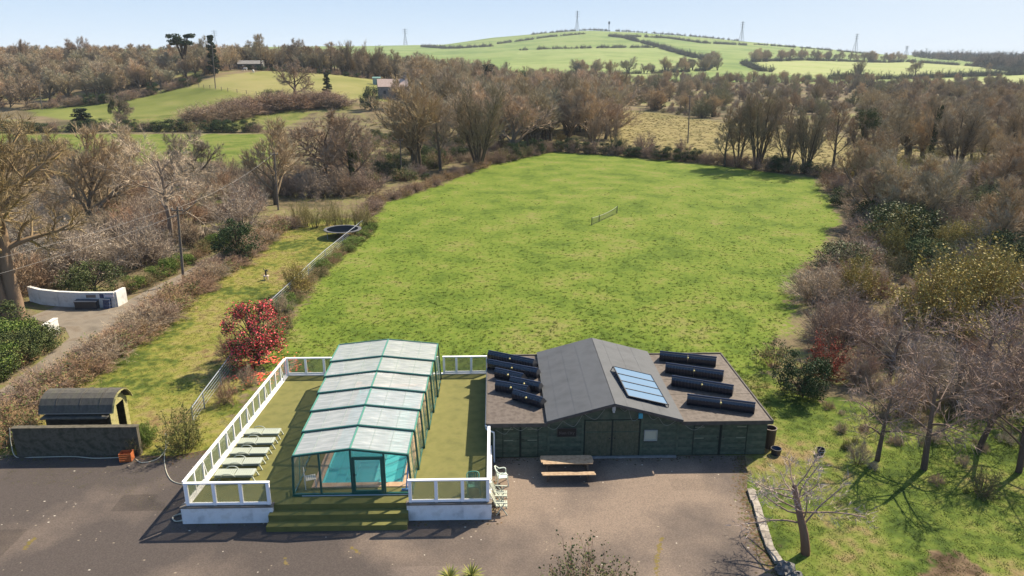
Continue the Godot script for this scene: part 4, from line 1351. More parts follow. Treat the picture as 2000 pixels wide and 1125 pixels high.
func make_garden_things() -> void:
	var galv := plain("rail_metal", lin(.26, .29, .33), 0.4, 0.2)
	var runs := [
		["silver rail and wire fence beside the red flowering bush", [Vector3(-16.45, 0, -36.2), Vector3(-16.6, 0, -38.2), Vector3(-16.75, 0, -41.3), Vector3(-16.95, 0, -45.0)]],
		["silver rail and wire fence running back along the lawn to the trampoline", [Vector3(-17.55, 0, -55.0), Vector3(-17.3, 0, -59.5), Vector3(-17.1, 0, -65.0), Vector3(-16.75, 0, -70.5), Vector3(-16.2, 0, -76.5), Vector3(-15.75, 0, -81.0), Vector3(-15.45, 0, -84.6)]],
	]
	for q in runs:
		var o: Vector3 = q[1][0]
		var t := thing("rail_fence", q[0], "fence", o)
		for k in q[1].size():
			var p: Vector3 = q[1][k] - o
			part(t, "post", Geo.new().rod(p, p + Vector3(0, 1.02, 0), 0.035, 8), galv)
			if k < q[1].size() - 1:
				var e: Vector3 = q[1][k + 1] - o
				part(t, "top_rail", Geo.new().rod(p + Vector3(0, 1.0, 0), e + Vector3(0, 1.0, 0), 0.032, 8), galv)
				for y in [0.2, 0.4, 0.6, 0.8]:
					part(t, "wire", Geo.new().rod(p + Vector3(0, y, 0), e + Vector3(0, y, 0), 0.012, 4), galv)
	# trampoline
	var t := thing("trampoline", "round grey trampoline on the lawn before a row of saplings", "trampoline", Vector3(-17.0, 0, -80.6))
	part(t, "bed", lathe([1.75, 0.86, 0.0, 0.84], 28), plain("trampoline_bed", lin(.035, .04, .045), 0.6))
	part(t, "pad", lathe([2.08, 0.84, 2.06, 0.90, 1.74, 0.89, 1.74, 0.86], 28), plain("trampoline_pad", lin(.075, .078, .082), 0.6))
	for k in 6:
		var a := TAU * k / 6 + 0.3
		var d := Vector3(cos(a), 0, sin(a))
		part(t, "leg", Geo.new().rod(d * 1.95, d * 1.98 + Vector3(0, 0.86, 0), 0.03, 8), galv)
	# garden ornament
	var s := thing("garden_ornament", "small dark animal ornament on a pale stool on the lawn", "ornament", Vector3(-20.6, 0, -63.8))
	part(s, "stool", Geo.new().box(Vector3(0, 0.36, 0), Vector3(0.42, 0.08, 0.4)).bar(Vector3(0.18, 0, 0.1), Vector3(0.15, 0.34, 0.1), 0.06, 0.06, Vector3.BACK).bar(Vector3(-0.18, 0, 0.1), Vector3(-0.15, 0.34, 0.1), 0.06, 0.06, Vector3.BACK).bar(Vector3(0, 0, -0.16), Vector3(0, 0.34, -0.12), 0.06, 0.06, Vector3.BACK), plain("stool_pale", lin(.45, .36, .30), 0.7))
	part(s, "figure", Geo.new().hose([Vector3(0.0, 0.40, 0), Vector3(-0.02, 0.62, 0), Vector3(0.02, 0.84, 0), Vector3(0.18, 0.88, 0)], 0.08, 8).hose([Vector3(-0.02, 0.86, 0), Vector3(-0.16, 0.96, 0), Vector3(-0.2, 1.1, 0)], 0.03, 6), plain("ornament_dark", lin(.03, .028, .022), 0.6))
	# practice net in the pasture
	var n := thing("sports_net", "low sagging net between short posts in the middle of pasture", "net", Vector3(11.7, 0, -85.8))
	var dark := plain("net_dark", lin(.03, .035, .028), 0.8)
	var e := Vector3(4.15, 0, -6.85)
	for q in [[0.0, 0.95], [0.28, 0.82], [1.0, 0.98]]:
		part(n, "post", Geo.new().rod(e * q[0], e * q[0] + Vector3(0, q[1], 0), 0.05, 8), dark)
	var net := Geo.new()
	var top := func(q: float) -> float: return 0.86 - 0.16 * sin(q * PI) + (0.06 if q > 0.9 else 0.0)
	for k in 49:
		var q := k / 48.0
		net.rod(e * q + Vector3(0, 0.03, 0), e * q + Vector3(0, top.call(q), 0), 0.008, 3)
	for k in 8:
		for j in 12:
			var q0 := j / 12.0
			var q1 := (j + 1) / 12.0
			net.rod(e * q0 + Vector3(0, top.call(q0) * (k + 0.3) / 8.0, 0), e * q1 + Vector3(0, top.call(q1) * (k + 0.3) / 8.0, 0), 0.008, 3)
	part(n, "netting", net, plain("netting_green", lin(.07, .085, .055), 0.8))
	var tape := Geo.new()
	for j in 12:
		var q0 := j / 12.0
		var q1 := (j + 1) / 12.0
		tape.bar(e * q0 + Vector3(0, top.call(q0), 0), e * q1 + Vector3(0, top.call(q1), 0), 0.02, 0.05)
	part(n, "top_tape", tape, plain("tape_pale", lin(.34, .36, .30), 0.7))
	# white wall by the lane
	var render := rough_mat("lane_wall", 610, [Color(.38, .38, .36), Color(.56, .56, .54), Color(.64, .63, .60), Color(.45, .42, .37)], 2.5, 0.8, 0.6)
	var w := thing("lane_wall", "curved whitewashed wall at the bend of the lane", "wall", Vector3(-33, 0, -56.6))
	var wp := [Vector3(-5.2, 0, -1.6), Vector3(-3.8, 0, -0.75), Vector3(-2.0, 0, -0.15), Vector3(0, 0, 0.15), Vector3(1.6, 0, 0.2), Vector3(2.6, 0, 0.15), Vector3(2.75, 0, -1.1)]
	for k in wp.size() - 1:
		part(w, "wall_length", Geo.new().bar(wp[k] + Vector3(0, 0.63, 0), wp[k + 1] + Vector3(0, 0.63, 0), 0.28, 1.26), render)
	var bin := thing("storage_bin", "long black storage bin against the white lane wall", "bin", Vector3(-32.5, 0.02, -56.05))
	part(bin, "box", Geo.new().span(Vector3(-0.85, 0, -0.25), Vector3(0.85, 0.62, 0.25)), plain("bin_dark", lin(.03, .03, .035), 0.5))
	part(bin, "lid", Geo.new().box(Vector3(0, 0.66, 0), Vector3(1.78, 0.06, 0.58), Basis(Vector3.RIGHT, 0.1)), plain("bin_lid", lin(.05, .06, .08), 0.3))
	var rbl := ["lowest dark blue recycling box of the stack at the lane wall", "middle dark blue recycling box of the stack at the lane wall", "topmost dark blue recycling box of the stack at the lane wall"]
	for k in 3:
		var rb := thing("recycling_box", rbl[k], "recycling box", Vector3(-30.95 + 0.02 * k, 0.02 + k * 0.262, -56.15), 0.0, "recycling boxes at the lane wall")
		part(rb, "tub", Geo.new().box(Vector3(0, 0.11, 0), Vector3(0.5, 0.21, 0.4)), plain("box_blue", lin(.03, .05, .11), 0.5))
		part(rb, "lid", Geo.new().box(Vector3(0, 0.235, 0), Vector3(0.54, 0.03, 0.44)), plain("box_lid", lin(.12, .14, .18), 0.5))
	var signs := [[-32.2, 0.98, 0.75, 0.22, Color(.16, .13, .11), "brown house nameplate high on the white lane wall"], [-31.35, 0.98, 0.32, 0.34, Color(.03, .04, .10), "small dark blue plaque on the white lane wall"], [-30.75, 1.0, 0.7, 0.26, Color(.52, .47, .5), "pale pinkish plaque near the white wall's end"]]
	for q in signs:
		var sg := thing("wall_sign", q[5], "sign", Vector3(q[0], q[1], -56.26), 0, "signs on the white lane wall")
		part(sg, "plate", Geo.new().box(Vector3.ZERO, Vector3(q[2], q[3], 0.03)), plain("plate" + str(q[0]), (q[4] as Color).linear_to_srgb(), 0.6))
		part(sg, "rim", Geo.new().box(Vector3(0, q[3] * 0.5, 0), Vector3(q[2] + 0.03, 0.02, 0.04)).box(Vector3(0, -q[3] * 0.5, 0), Vector3(q[2] + 0.03, 0.02, 0.04)), plain("plate_rim", lin(.2, .19, .18), 0.6))
	var gp := thing("gate_pillar", "short whitewashed gate pillar beside the ivy bank", "pillar", Vector3(-31.7, 0.0, -49.6))
	part(gp, "shaft", Geo.new().span(Vector3(-0.14, 0, -0.9), Vector3(0.14, 1.15, 0.9)), render)
	part(gp, "cap", Geo.new().span(Vector3(-0.17, 1.15, -0.93), Vector3(0.17, 1.2, 0.93)), render)

func make_poles() -> void:
	var wood := rough_mat("pole_wood", 620, [Color(.10, .085, .07), Color(.17, .145, .12)], 1.0)
	var rows := [
		[Vector3(-27.6, 0, -62.8), 6.9, 0.13, 0.06, "stout timber utility pole rising from the lane-side hedge"],
		[Vector3(-28.5, 0, -96.0), 7.6, 0.12, 0.03, "timber utility pole beside the bare tree behind the lane"],
		[Vector3(-104.9, 8.7, -288.8), 15.5, 0.18, 0.10, "tall utility pole standing by the horse pasture's fence"],
		[Vector3(-160.2, 1.6, -270.8), 9.0, 0.18, 0.06, "pale utility pole at the hill wood's lower edge"],
		[Vector3(-15.6, 0, -124.2), 6.4, 0.12, 0.0, "slim pale utility pole beside the pasture's brown hedge"],
		[Vector3(46, 0, -174.6), 11.0, 0.15, -0.04, "utility pole standing in the straw coloured rough grass"],
	]
	var tops := []
	for q in rows:
		var t := thing("utility_pole", q[4], "utility pole", q[0], 0, "timber utility poles")
		var top := Vector3(q[3] * 6.0, q[1], 0)
		part(t, "shaft", Geo.new().rod(Vector3.ZERO, top, q[2], 9, Color.WHITE, q[2] * 0.72), wood)
		part(t, "crossarm", Geo.new().bar(top + Vector3(-0.5, -0.3, 0.1), top + Vector3(0.5, -0.3, 0.1), 0.08, 0.09), wood)
		for s in [-0.42, 0.42]:
			part(t, "insulator", Geo.new().rod(top + Vector3(s, -0.26, 0.1), top + Vector3(s, -0.06, 0.1), 0.04, 6), plain("insulator", lin(.3, .3, .3), 0.3))
		tops.append(q[0] + top)
	var wire := plain("overhead_wire", lin(.28, .27, .26), 0.5)
	var spans := [
		[tops[0] + Vector3(0, -0.1, 0), tops[1] + Vector3(0, -0.1, 0), "overhead wire between the lane pole and the one behind it"],
		[tops[0] + Vector3(-0.4, -0.1, 0), Vector3(-42, 5.8, -38), "upper overhead wire from the lane pole out past the big tree"],
		[tops[0] + Vector3(0.0, -0.7, 0), Vector3(-42, 4.3, -38), "lower overhead wire from the lane pole out past the big tree"],
	]
	for q in spans:
		var o: Vector3 = q[0]
		var e: Vector3 = q[1] - o
		var t := thing("overhead_wire", q[2], "wire", o)
		part(t, "strand", Geo.new().hose([Vector3.ZERO, e * 0.25 + Vector3(0, -0.45, 0), e * 0.5 + Vector3(0, -0.6, 0), e * 0.75 + Vector3(0, -0.45, 0), e], 0.010, 4), wire)

# ---------------------------------------------------------------- animals: one smooth body from tapered bones
func body_mesh(bones: Array, cell: float, k: float) -> ArrayMesh:
	var lo := Vector3(1e9, 1e9, 1e9)
	var hi := -lo
	for b in bones:
		var r: float = maxf(b[2], b[3]) + cell * 2
		lo = lo.min(b[0] - Vector3.ONE * r).min(b[1] - Vector3.ONE * r)
		hi = hi.max(b[0] + Vector3.ONE * r).max(b[1] + Vector3.ONE * r)
	var n := Vector3i(((hi - lo) / cell).ceil()) + Vector3i.ONE
	var f := PackedFloat32Array()
	f.resize(n.x * n.y * n.z)
	for z in n.z:
		for y in n.y:
			for x in n.x:
				var p := lo + Vector3(x, y, z) * cell
				var s := 0.0
				for b in bones:
					var ab: Vector3 = b[1] - b[0]
					var t := clampf((p - b[0]).dot(ab) / maxf(ab.length_squared(), 1e-6), 0, 1)
					var d: float = p.distance_to(b[0] + ab * t) - lerpf(b[2], b[3], t)
					s += exp(-d / k)
				f[x + n.x * (y + n.y * z)] = -k * log(maxf(s, 1e-30))
	var id := {}
	var g := Geo.new()
	for z in n.z - 1:
		for y in n.y - 1:
			for x in n.x - 1:
				var acc := Vector3.ZERO
				var cnt := 0
				for e in [[0, 0, 0, 1, 0, 0], [0, 1, 0, 1, 1, 0], [0, 0, 1, 1, 0, 1], [0, 1, 1, 1, 1, 1], [0, 0, 0, 0, 1, 0], [1, 0, 0, 1, 1, 0], [0, 0, 1, 0, 1, 1], [1, 0, 1, 1, 1, 1], [0, 0, 0, 0, 0, 1], [1, 0, 0, 1, 0, 1], [0, 1, 0, 0, 1, 1], [1, 1, 0, 1, 1, 1]]:
					var a: float = f[(x + e[0]) + n.x * ((y + e[1]) + n.y * (z + e[2]))]
					var b: float = f[(x + e[3]) + n.x * ((y + e[4]) + n.y * (z + e[5]))]
					if (a < 0) != (b < 0):
						acc += Vector3(x + e[0], y + e[1], z + e[2]).lerp(Vector3(x + e[3], y + e[4], z + e[5]), a / (a - b))
						cnt += 1
				if cnt > 0:
					id[x + n.x * (y + n.y * z)] = g.v.size()
					g.v.push_back(lo + acc / cnt * cell)
	for z in range(1, n.z - 1):
		for y in range(1, n.y - 1):
			for x in range(1, n.x - 1):
				var q := x + n.x * (y + n.y * z)
				for ax in 3:
					var step: int = [1, n.x, n.x * n.y][ax]
					if (f[q] < 0) == (f[q + step] < 0):
						continue
					var u: int = [n.x, n.x * n.y, 1][ax]
					var w: int = [n.x * n.y, 1, n.x][ax]
					var i0: int = id[q - u - w]
					var i1: int = id[q - w]
					var i2: int = id[q]
					var i3: int = id[q - u]
					if f[q] < 0:
						g.ix.append_array(PackedInt32Array([i0, i2, i1, i0, i3, i2]))
					else:
						g.ix.append_array(PackedInt32Array([i0, i1, i2, i0, i2, i3]))
	g.n.resize(g.v.size())
	g.c.resize(g.v.size())
	g.c.fill(Color.WHITE)
	for t in range(0, g.ix.size(), 3):
		var a := g.v[g.ix[t]]
		var nn := (g.v[g.ix[t + 2]] - a).cross(g.v[g.ix[t + 1]] - a)
		for j in 3:
			g.n[g.ix[t + j]] += nn
	for j in g.n.size():
		g.n[j] = g.n[j].normalized()
	return g.mesh()

func make_horses() -> void:
	var b := [
		[Vector3(-0.62, 1.12, 0), Vector3(0.45, 1.10, 0), 0.30, 0.29],
		[Vector3(0.55, 1.18, 0), Vector3(1.02, 0.72, 0), 0.20, 0.13],
		[Vector3(1.04, 0.62, 0), Vector3(1.18, 0.16, 0), 0.12, 0.07],
		[Vector3(-0.88, 1.2, 0), Vector3(-1.02, 0.55, 0), 0.05, 0.03],
	]
	for s in [-1.0, 1.0]:
		b.append([Vector3(0.42, 0.95, s * 0.16), Vector3(0.46, 0.5, s * 0.16), 0.11, 0.065])
		b.append([Vector3(0.46, 0.5, s * 0.16), Vector3(0.44, 0.05, s * 0.16), 0.06, 0.055])
		b.append([Vector3(-0.62, 1.0, s * 0.17), Vector3(-0.56, 0.62, s * 0.17), 0.17, 0.09])
		b.append([Vector3(-0.56, 0.62, s * 0.17), Vector3(-0.74, 0.48, s * 0.17), 0.08, 0.06])
		b.append([Vector3(-0.74, 0.48, s * 0.17), Vector3(-0.70, 0.05, s * 0.17), 0.055, 0.055])
		b.append([Vector3(1.0, 0.74, s * 0.07), Vector3(0.95, 0.84, s * 0.10), 0.035, 0.02])
	var m := body_mesh(b, 0.075, 0.035)
	var coat := plain("horse_white", lin(.62, .58, .52), 0.7)
	var h := thing("horse", "white horse grazing side-on nearest the stable", "horse", on(-106.6, 331.0), PI * 0.95, "two white horses on the hill pasture")
	h.scale = Vector3.ONE * 1.05
	part(h, "body", m, coat)
	part(h, "mane", Geo.new().hose([Vector3(0.5, 1.36, 0), Vector3(0.75, 1.18, 0), Vector3(1.0, 0.86, 0)], 0.05, 6), plain("mane", lin(.5, .46, .40), 0.8))
	copy(h, on(-101.2, 324.5), -PI * 0.35, "white horse grazing turned towards viewer, lower on the hill").scale = Vector3.ONE * 1.05

# ---------------------------------------------------------------- far buildings, pylons
func hut(t: Node3D, sz: Vector3, ridge: float, wall: Material, roof: Material, along_x := true) -> void:
	var h := sz * 0.5
	part(t, "wall", Geo.new().span(Vector3(-h.x, -0.6, -h.z), Vector3(h.x, sz.y, h.z)), wall)
	var g := Geo.new()
	if along_x:
		for s in [-1.0, 1.0]:
			part(t, "roof_slope", Geo.new().bar(Vector3(-h.x - 0.2, sz.y + ridge * 0.5, s * h.z * 0.52), Vector3(h.x + 0.2, sz.y + ridge * 0.5, s * h.z * 0.52), Vector2(h.z + 0.25, ridge).length(), 0.12, Vector3(0, h.z, s * ridge).normalized()), roof)
			g.tri(Vector3(s * h.x, sz.y, -s * h.z), Vector3(s * h.x, sz.y + ridge, 0), Vector3(s * h.x, sz.y, s * h.z))
	else:
		for s in [-1.0, 1.0]:
			part(t, "roof_slope", Geo.new().bar(Vector3(s * h.x * 0.52, sz.y + ridge * 0.5, -h.z - 0.2), Vector3(s * h.x * 0.52, sz.y + ridge * 0.5, h.z + 0.2), Vector2(h.x + 0.25, ridge).length(), 0.12, Vector3(s * ridge, h.x, 0).normalized()), roof)
			g.tri(Vector3(s * h.x, sz.y, s * h.z), Vector3(0, sz.y + ridge, s * h.z), Vector3(-s * h.x, sz.y, s * h.z))
	part(t, "gable", g, wall)

func make_far_buildings() -> void:
	var darkwall := rough_mat("stable_wall", 700, [Color(.06, .062, .06), Color(.11, .11, .105)], 3.0)
	var greyroof := rough_mat("sheet_roof", 701, [Color(.24, .22, .20), Color(.34, .32, .29)], 4.0)
	var st := thing("stable", "long dark stable with pale sheet roof behind the horses", "stable", on(-110.5, 352.0), 0.1)
	hut(st, Vector3(11.0, 2.6, 4.0), 1.4, darkwall, greyroof)
	for k in 4:
		part(st, "door", Geo.new().box(Vector3(-3.9 + k * 2.5, 1.0, 2.03), Vector3(1.1, 2.0, 0.06)), plain("stable_door", lin(.03, .03, .03), 0.7))
	part(st, "window", Geo.new().box(Vector3(-3.2, 1.9, 2.05), Vector3(0.7, 0.6, 0.06)), plain("stable_window", lin(.5, .52, .5), 0.2))
	var gm := plain("shed_green", lin(.10, .20, .17), 0.6)
	var gs := thing("field_shed", "pale green box-shaped field shed above the pink roof", "shed", on(-49.2, 322.0), 0.15)
	hut(gs, Vector3(3.2, 2.6, 2.6), 0.5, plain("shed_pale_green", lin(.22, .30, .27), 0.6), gm)
	part(gs, "door", Geo.new().box(Vector3(0.2, 0.9, 1.33), Vector3(0.9, 1.8, 0.05)), gm)
	var gs2 := thing("field_shed", "dark green field shed with pale roof beside the green box shed", "shed", on(-44.0, 318.0), 0.1)
	hut(gs2, Vector3(4.6, 2.2, 3.0), 0.9, gm, plain("shed_roof_pale", lin(.42, .48, .40), 0.5))
	part(gs2, "door", Geo.new().box(Vector3(0.6, 0.9, 1.53), Vector3(1.0, 1.8, 0.05)), plain("stable_door", lin(.03, .03, .03), 0.7))
	var ct := thing("cottage", "stone cottage with pinkish tiled roof half hidden by bare tree", "cottage", on(-38.0, 287.0), 0.2)
	hut(ct, Vector3(11.0, 4.2, 6.0), 2.6, rough_mat("cottage_wall", 702, [Color(.16, .14, .13), Color(.26, .24, .22)], 3.0), rough_mat("pink_roof", 703, [Color(.42, .30, .25), Color(.55, .42, .35)], 3.0))
	for k in 3:
		part(ct, "window", Geo.new().box(Vector3(-3.2 + k * 3.0, 2.2, 3.03), Vector3(0.9, 1.2, 0.06)), plain("far_glass", lin(.05, .06, .07), 0.1))
	part(ct, "chimney", Geo.new().box(Vector3(4.6, 7.2, 0), Vector3(0.8, 1.6, 0.8)), rough_mat("cottage_wall", 702, [], 3.0))
	var wh := thing("house", "grey-white house glimpsed through the tall bare tree's twigs", "house", on(-18.0, 232.0), -0.5)
	hut(wh, Vector3(9.0, 5.0, 6.0), 3.0, plain("house_white", lin(.45, .46, .48), 0.8), rough_mat("slate_roof", 704, [Color(.20, .21, .24), Color(.30, .31, .34)], 3.0), false)
	for k in 2:
		part(wh, "window", Geo.new().box(Vector3(-1.6 + k * 3.0, 3.0, 3.03), Vector3(1.0, 1.3, 0.06)), plain("far_glass", lin(.05, .06, .07), 0.1))
	var fh := thing("far_house", "distant dark roofed house peeping out between skyline trees", "house", on(-256.0, 452.0), 0.2)
	hut(fh, Vector3(9.0, 5.6, 6.0), 3.0, plain("house_cream", lin(.55, .50, .42), 0.8), plain("far_slate", lin(.06, .075, .10), 0.6))
	part(fh, "window", Geo.new().box(Vector3(1.0, 3.4, 3.03), Vector3(1.0, 1.3, 0.06)), plain("far_glass", lin(.05, .06, .07), 0.1))
	# bee-hive like white stack by the lane trees
	var bh := thing("log_store", "small pale slatted store under the ivy-clad tree", "store", Vector3(-25.9, 0, -112.6), 0.2)
	part(bh, "side", Geo.new().box(Vector3(0, 0.7, 0), Vector3(1.2, 1.4, 0.9)), plain("store_wood", lin(.30, .26, .22), 0.8))
	part(bh, "roof", Geo.new().box(Vector3(0, 1.47, 0), Vector3(1.4, 0.08, 1.1), Basis(Vector3.RIGHT, 0.15)), plain("store_roof", lin(.55, .48, .46), 0.7))
	for k in 3:
		part(bh, "slat", Geo.new().box(Vector3(-0.4 + k * 0.4, 0.7, 0.47), Vector3(0.12, 1.4, 0.04)), plain("store_slat", lin(.46, .42, .38), 0.8))
	# pasture fence on the hill
	var fp := thing("post_fence", "thin post and wire fence crossing the hill pasture", "fence", on(-137, 283))
	var org := on(-137, 283)
	var pw := plain("fence_post_wood", lin(.12, .10, .08), 0.9)
	var fpts := [[-137, 283], [-126, 290], [-118, 296], [-113, 294], [-110, 291], [-107, 289], [-104, 286.5], [-101, 284], [-98, 282], [-94, 280], [-90, 278], [-86, 276.5]]
	for k in fpts.size():
		var p := on(fpts[k][0], fpts[k][1]) - org
		part(fp, "post", Geo.new().box(p + Vector3(0, 0.6, 0), Vector3(0.16, 1.5, 0.16)), pw)
		if k > 0:
			var q := on(fpts[k - 1][0], fpts[k - 1][1]) - org
			for y in [0.5, 1.1]:
				part(fp, "wire", Geo.new().rod(q + Vector3(0, y, 0), p + Vector3(0, y, 0), 0.02, 3), pw)
	# pylons and mast on the far hill
	var steel := plain("pylon_steel", lin(.16, .18, .21), 0.5, 0.3)
	for q in [[212, 1950, 50.0, "lattice pylon on the far hilltop beside the mast"], [600, 1850, 46.0, "tall lattice pylon on the far hill's falling ridge"], [905, 1900, 42.0, "lattice pylon where the far ridge meets the skyline trees"], [1090, 2000, 24.0, "faint small lattice pylon above the far skyline wood"], [-215, 1900, 38.0, "distant pylon top just showing above the ridge wood"], [-660, 1850, 40.0, "faint distant pylon between the flat-topped pine and fir"]]:
		var x: float = q[0]
		var t := thing("pylon", q[3], "pylon", on(x, q[1]), 0.3, "electricity pylons on the skyline")
		var h: float = q[2]
		var lat := Geo.new()
		var wd := func(y: float) -> float: return lerpf(4.6, 0.8, minf(1.0, y / (h * 0.7)))
		for c in [[-1, -1], [1, -1], [1, 1], [-1, 1]]:
			var prev := Vector3(c[0] * wd.call(0.0), -3.0, c[1] * wd.call(0.0))
			for k in range(1, 11):
				var y := h * k / 10.0
				var p := Vector3(c[0] * wd.call(y), y, c[1] * wd.call(y))
				lat.bar(prev, p, 0.42, 0.42, Vector3.BACK)
				prev = p
		for k in 9:
			var y0 := h * k / 10.0
			var y1 := h * (k + 1) / 10.0
			var a: float = wd.call(y0)
			var b: float = wd.call(y1)
			for s in [-1, 1]:
				lat.bar(Vector3(-a, y0, s * a), Vector3(b, y1, s * b), 0.22, 0.22, Vector3.BACK)
				lat.bar(Vector3(a, y0, s * a), Vector3(-b, y1, s * b), 0.22, 0.22, Vector3.BACK)
		part(t, "lattice", lat, steel)
		for y in [0.72, 0.84, 0.95]:
			part(t, "crossarm", Geo.new().bar(Vector3(-6.5, h * y, 0), Vector3(6.5, h * y, 0), 0.5, 0.6), steel)
	var ms := thing("radio_mast", "short radio mast with antennas on the far hill's crest", "mast", on(290, 1930))
	part(ms, "pole", Geo.new().rod(Vector3(0, -2, 0), Vector3(0, 24, 0), 0.9, 8), steel)
	part(ms, "antennas", Geo.new().box(Vector3(0, 20.5, 0), Vector3(4.2, 6.5, 4.2)), plain("antenna", lin(.1, .12, .15), 0.6))

# ---------------------------------------------------------------- bare trees, bushes, leaves
const GOLD := 2.39996

func limb(P: Dictionary, gt: Geo, gc: Geo, gl: Geo, p: Vector3, d: Vector3, length: float, r: float, lv: int) -> void:
	var ns: int = [6, 4, 3, 2][lv]
	var pts := PackedVector3Array([p])
	var rad := PackedFloat32Array([r])
	var last: bool = lv == P.lv
	var tip: float = 0.35 if last else P.taper
	var q := p
	var dd := d
	var wig: float = P.wig[lv]
	var trop: float = P.trop[lv]
	for k in ns:
		dd = (dd + rv() * wig + UP * trop).normalized()
		q += dd * (length / ns)
		pts.push_back(q)
		rad.push_back(lerpf(r, r * tip, (k + 1.0) / ns))
	var g := gt if lv <= P.thick else gc
	var c0: Color = P.bark
	var c1: Color = P.twig
	var f: float = float(lv) / (P.lv + 1.0)
	var ca := c0.lerp(c1, f)
	var cb := c0.lerp(c1, minf(1.0, f + 0.3))
	if P.has("lichen") and rng.randf() < P.lichen:
		ca = ca.lerp(Color(.30, .22, .05), rng.randf_range(0.3, 0.8))
		cb = cb.lerp(Color(.30, .22, .05), rng.randf_range(0.0, 0.5))
	g.tube(pts, rad, [7, 5, 4, 3][lv], ca, cb)
	if not last:
		var n: int = P.n[lv]
		var t0: float = P.t0[lv]
		var az := rng.randf() * TAU
		for k in n:
			var t := lerpf(t0, 1.0, (k + rng.randf() * 0.8) / n)
			var s := t * ns
			var i := mini(int(s), ns - 1)
			var a := pts[i]
			var b := pts[i + 1]
			var at := a.lerp(b, s - i)
			var dir := (b - a).normalized()
			az += GOLD + rng.randf_range(-0.4, 0.4)
			var side := dir.cross(Vector3(0.3, 0.2, 0.93)).normalized()
			side = side.rotated(dir, az)
			var ang: float = deg_to_rad(P.ang[lv]) * rng.randf_range(0.7, 1.25) * lerpf(1.15, 0.7, t)
			var nd := (dir * cos(ang) + side * sin(ang)).normalized()
			var nl: float = length * P.ratio[lv] * rng.randf_range(0.7, 1.15) * lerpf(1.15, P.tipl, t)
			limb(P, gt, gc, gl, at, nd, nl, lerpf(rad[i], rad[i + 1], s - i) * P.rr, lv + 1)
	var tn: int = P.tn if last else (P.tn / 3 if lv == P.lv - 1 else 0)
	for k in tn:
		var t := sqrt(rng.randf())
		var s := t * ns
		var i := mini(int(s), ns - 1)
		var at := pts[i].lerp(pts[i + 1], s - i)
		var td: Vector3 = (dd + rv() * P.tspread + UP * trop * 1.5).normalized()
		var tl: float = P.tl * rng.randf_range(0.5, 1.2)
		var w: Vector3 = td.cross(rv()).normalized() * P.tw
		var cc := c1 * rng.randf_range(0.75, 1.2)
		cc.a = 1.0
		var e := at + td * tl
		gc.tri(at - w, e, at + w, cc)
		if gl != null:
			for j in P.leaves:
				leaf(gl, at.lerp(e, rng.randf_range(0.3, 1.05)) + rv() * 0.06, P.leaf_size * rng.randf_range(0.6, 1.2), (P.leaf_a as Color).lerp(P.leaf_b, rng.randf()))

func leaf(g: Geo, p: Vector3, s: float, c: Color, out := Vector3.ZERO) -> void:
	var d := (rv() + out).normalized()
	var x := d.cross(rv()).normalized()
	var y := d.cross(x)
	var k := rng.randf_range(0.8, 1.15)
	var cc := Color(c.r * k, c.g * k, c.b * k)
	g.quad(p - x * s * 0.5, p + y * s * 0.55, p + x * s * 0.5, p - y * s * 0.55, cc)

func grow_tree(key: String, sd: int, P: Dictionary) -> void:
	rng.seed = sd
	var gt := Geo.new()
	var gc := Geo.new()
	var gl: Geo = Geo.new() if P.has("leaves") else null
	var n: int = P.get("stems", 1)
	for k in n:
		var a := TAU * k / n + rng.randf_range(-0.3, 0.3)
		var sp: float = deg_to_rad(P.get("spread", 4.0)) * (rng.randf_range(0.35, 1.1) if n > 1 else 1.0)
		var d := Vector3(cos(a) * sin(sp), cos(sp), sin(a) * sin(sp))
		var o := Vector3(cos(a), 0, sin(a)) * (0.25 if n > 1 else 0.0) - UP * 0.15
		limb(P, gt, gc, gl, o, d, P.l0 * (rng.randf_range(0.75, 1.1) if n > 1 else 1.0), P.r0, 0)
	store(key, gt, gc, gl)

func store(key: String, gt: Geo, gc: Geo, gl: Geo) -> void:
	var hi := 0.1
	for v in gc.v:
		hi = maxf(hi, v.y)
	for v in gt.v:
		hi = maxf(hi, v.y)
	if gl != null:
		for v in gl.v:
			hi = maxf(hi, v.y)
	kit[key] = {"h": hi, "crown": gc.mesh() if gc.v.size() > 0 else null, "trunk": gt.mesh() if gt.v.size() > 0 else null, "leaf": gl.mesh() if gl != null and gl.v.size() > 0 else null}
	# one merged mesh for the far woods
	var m := Geo.new()
	for g in [gt, gc, gl]:
		if g == null:
			continue
		var k := m.v.size()
		m.v.append_array(g.v); m.n.append_array(g.n); m.c.append_array(g.c)
		for i in g.ix:
			m.ix.push_back(i + k)
	kit[key]["all"] = m

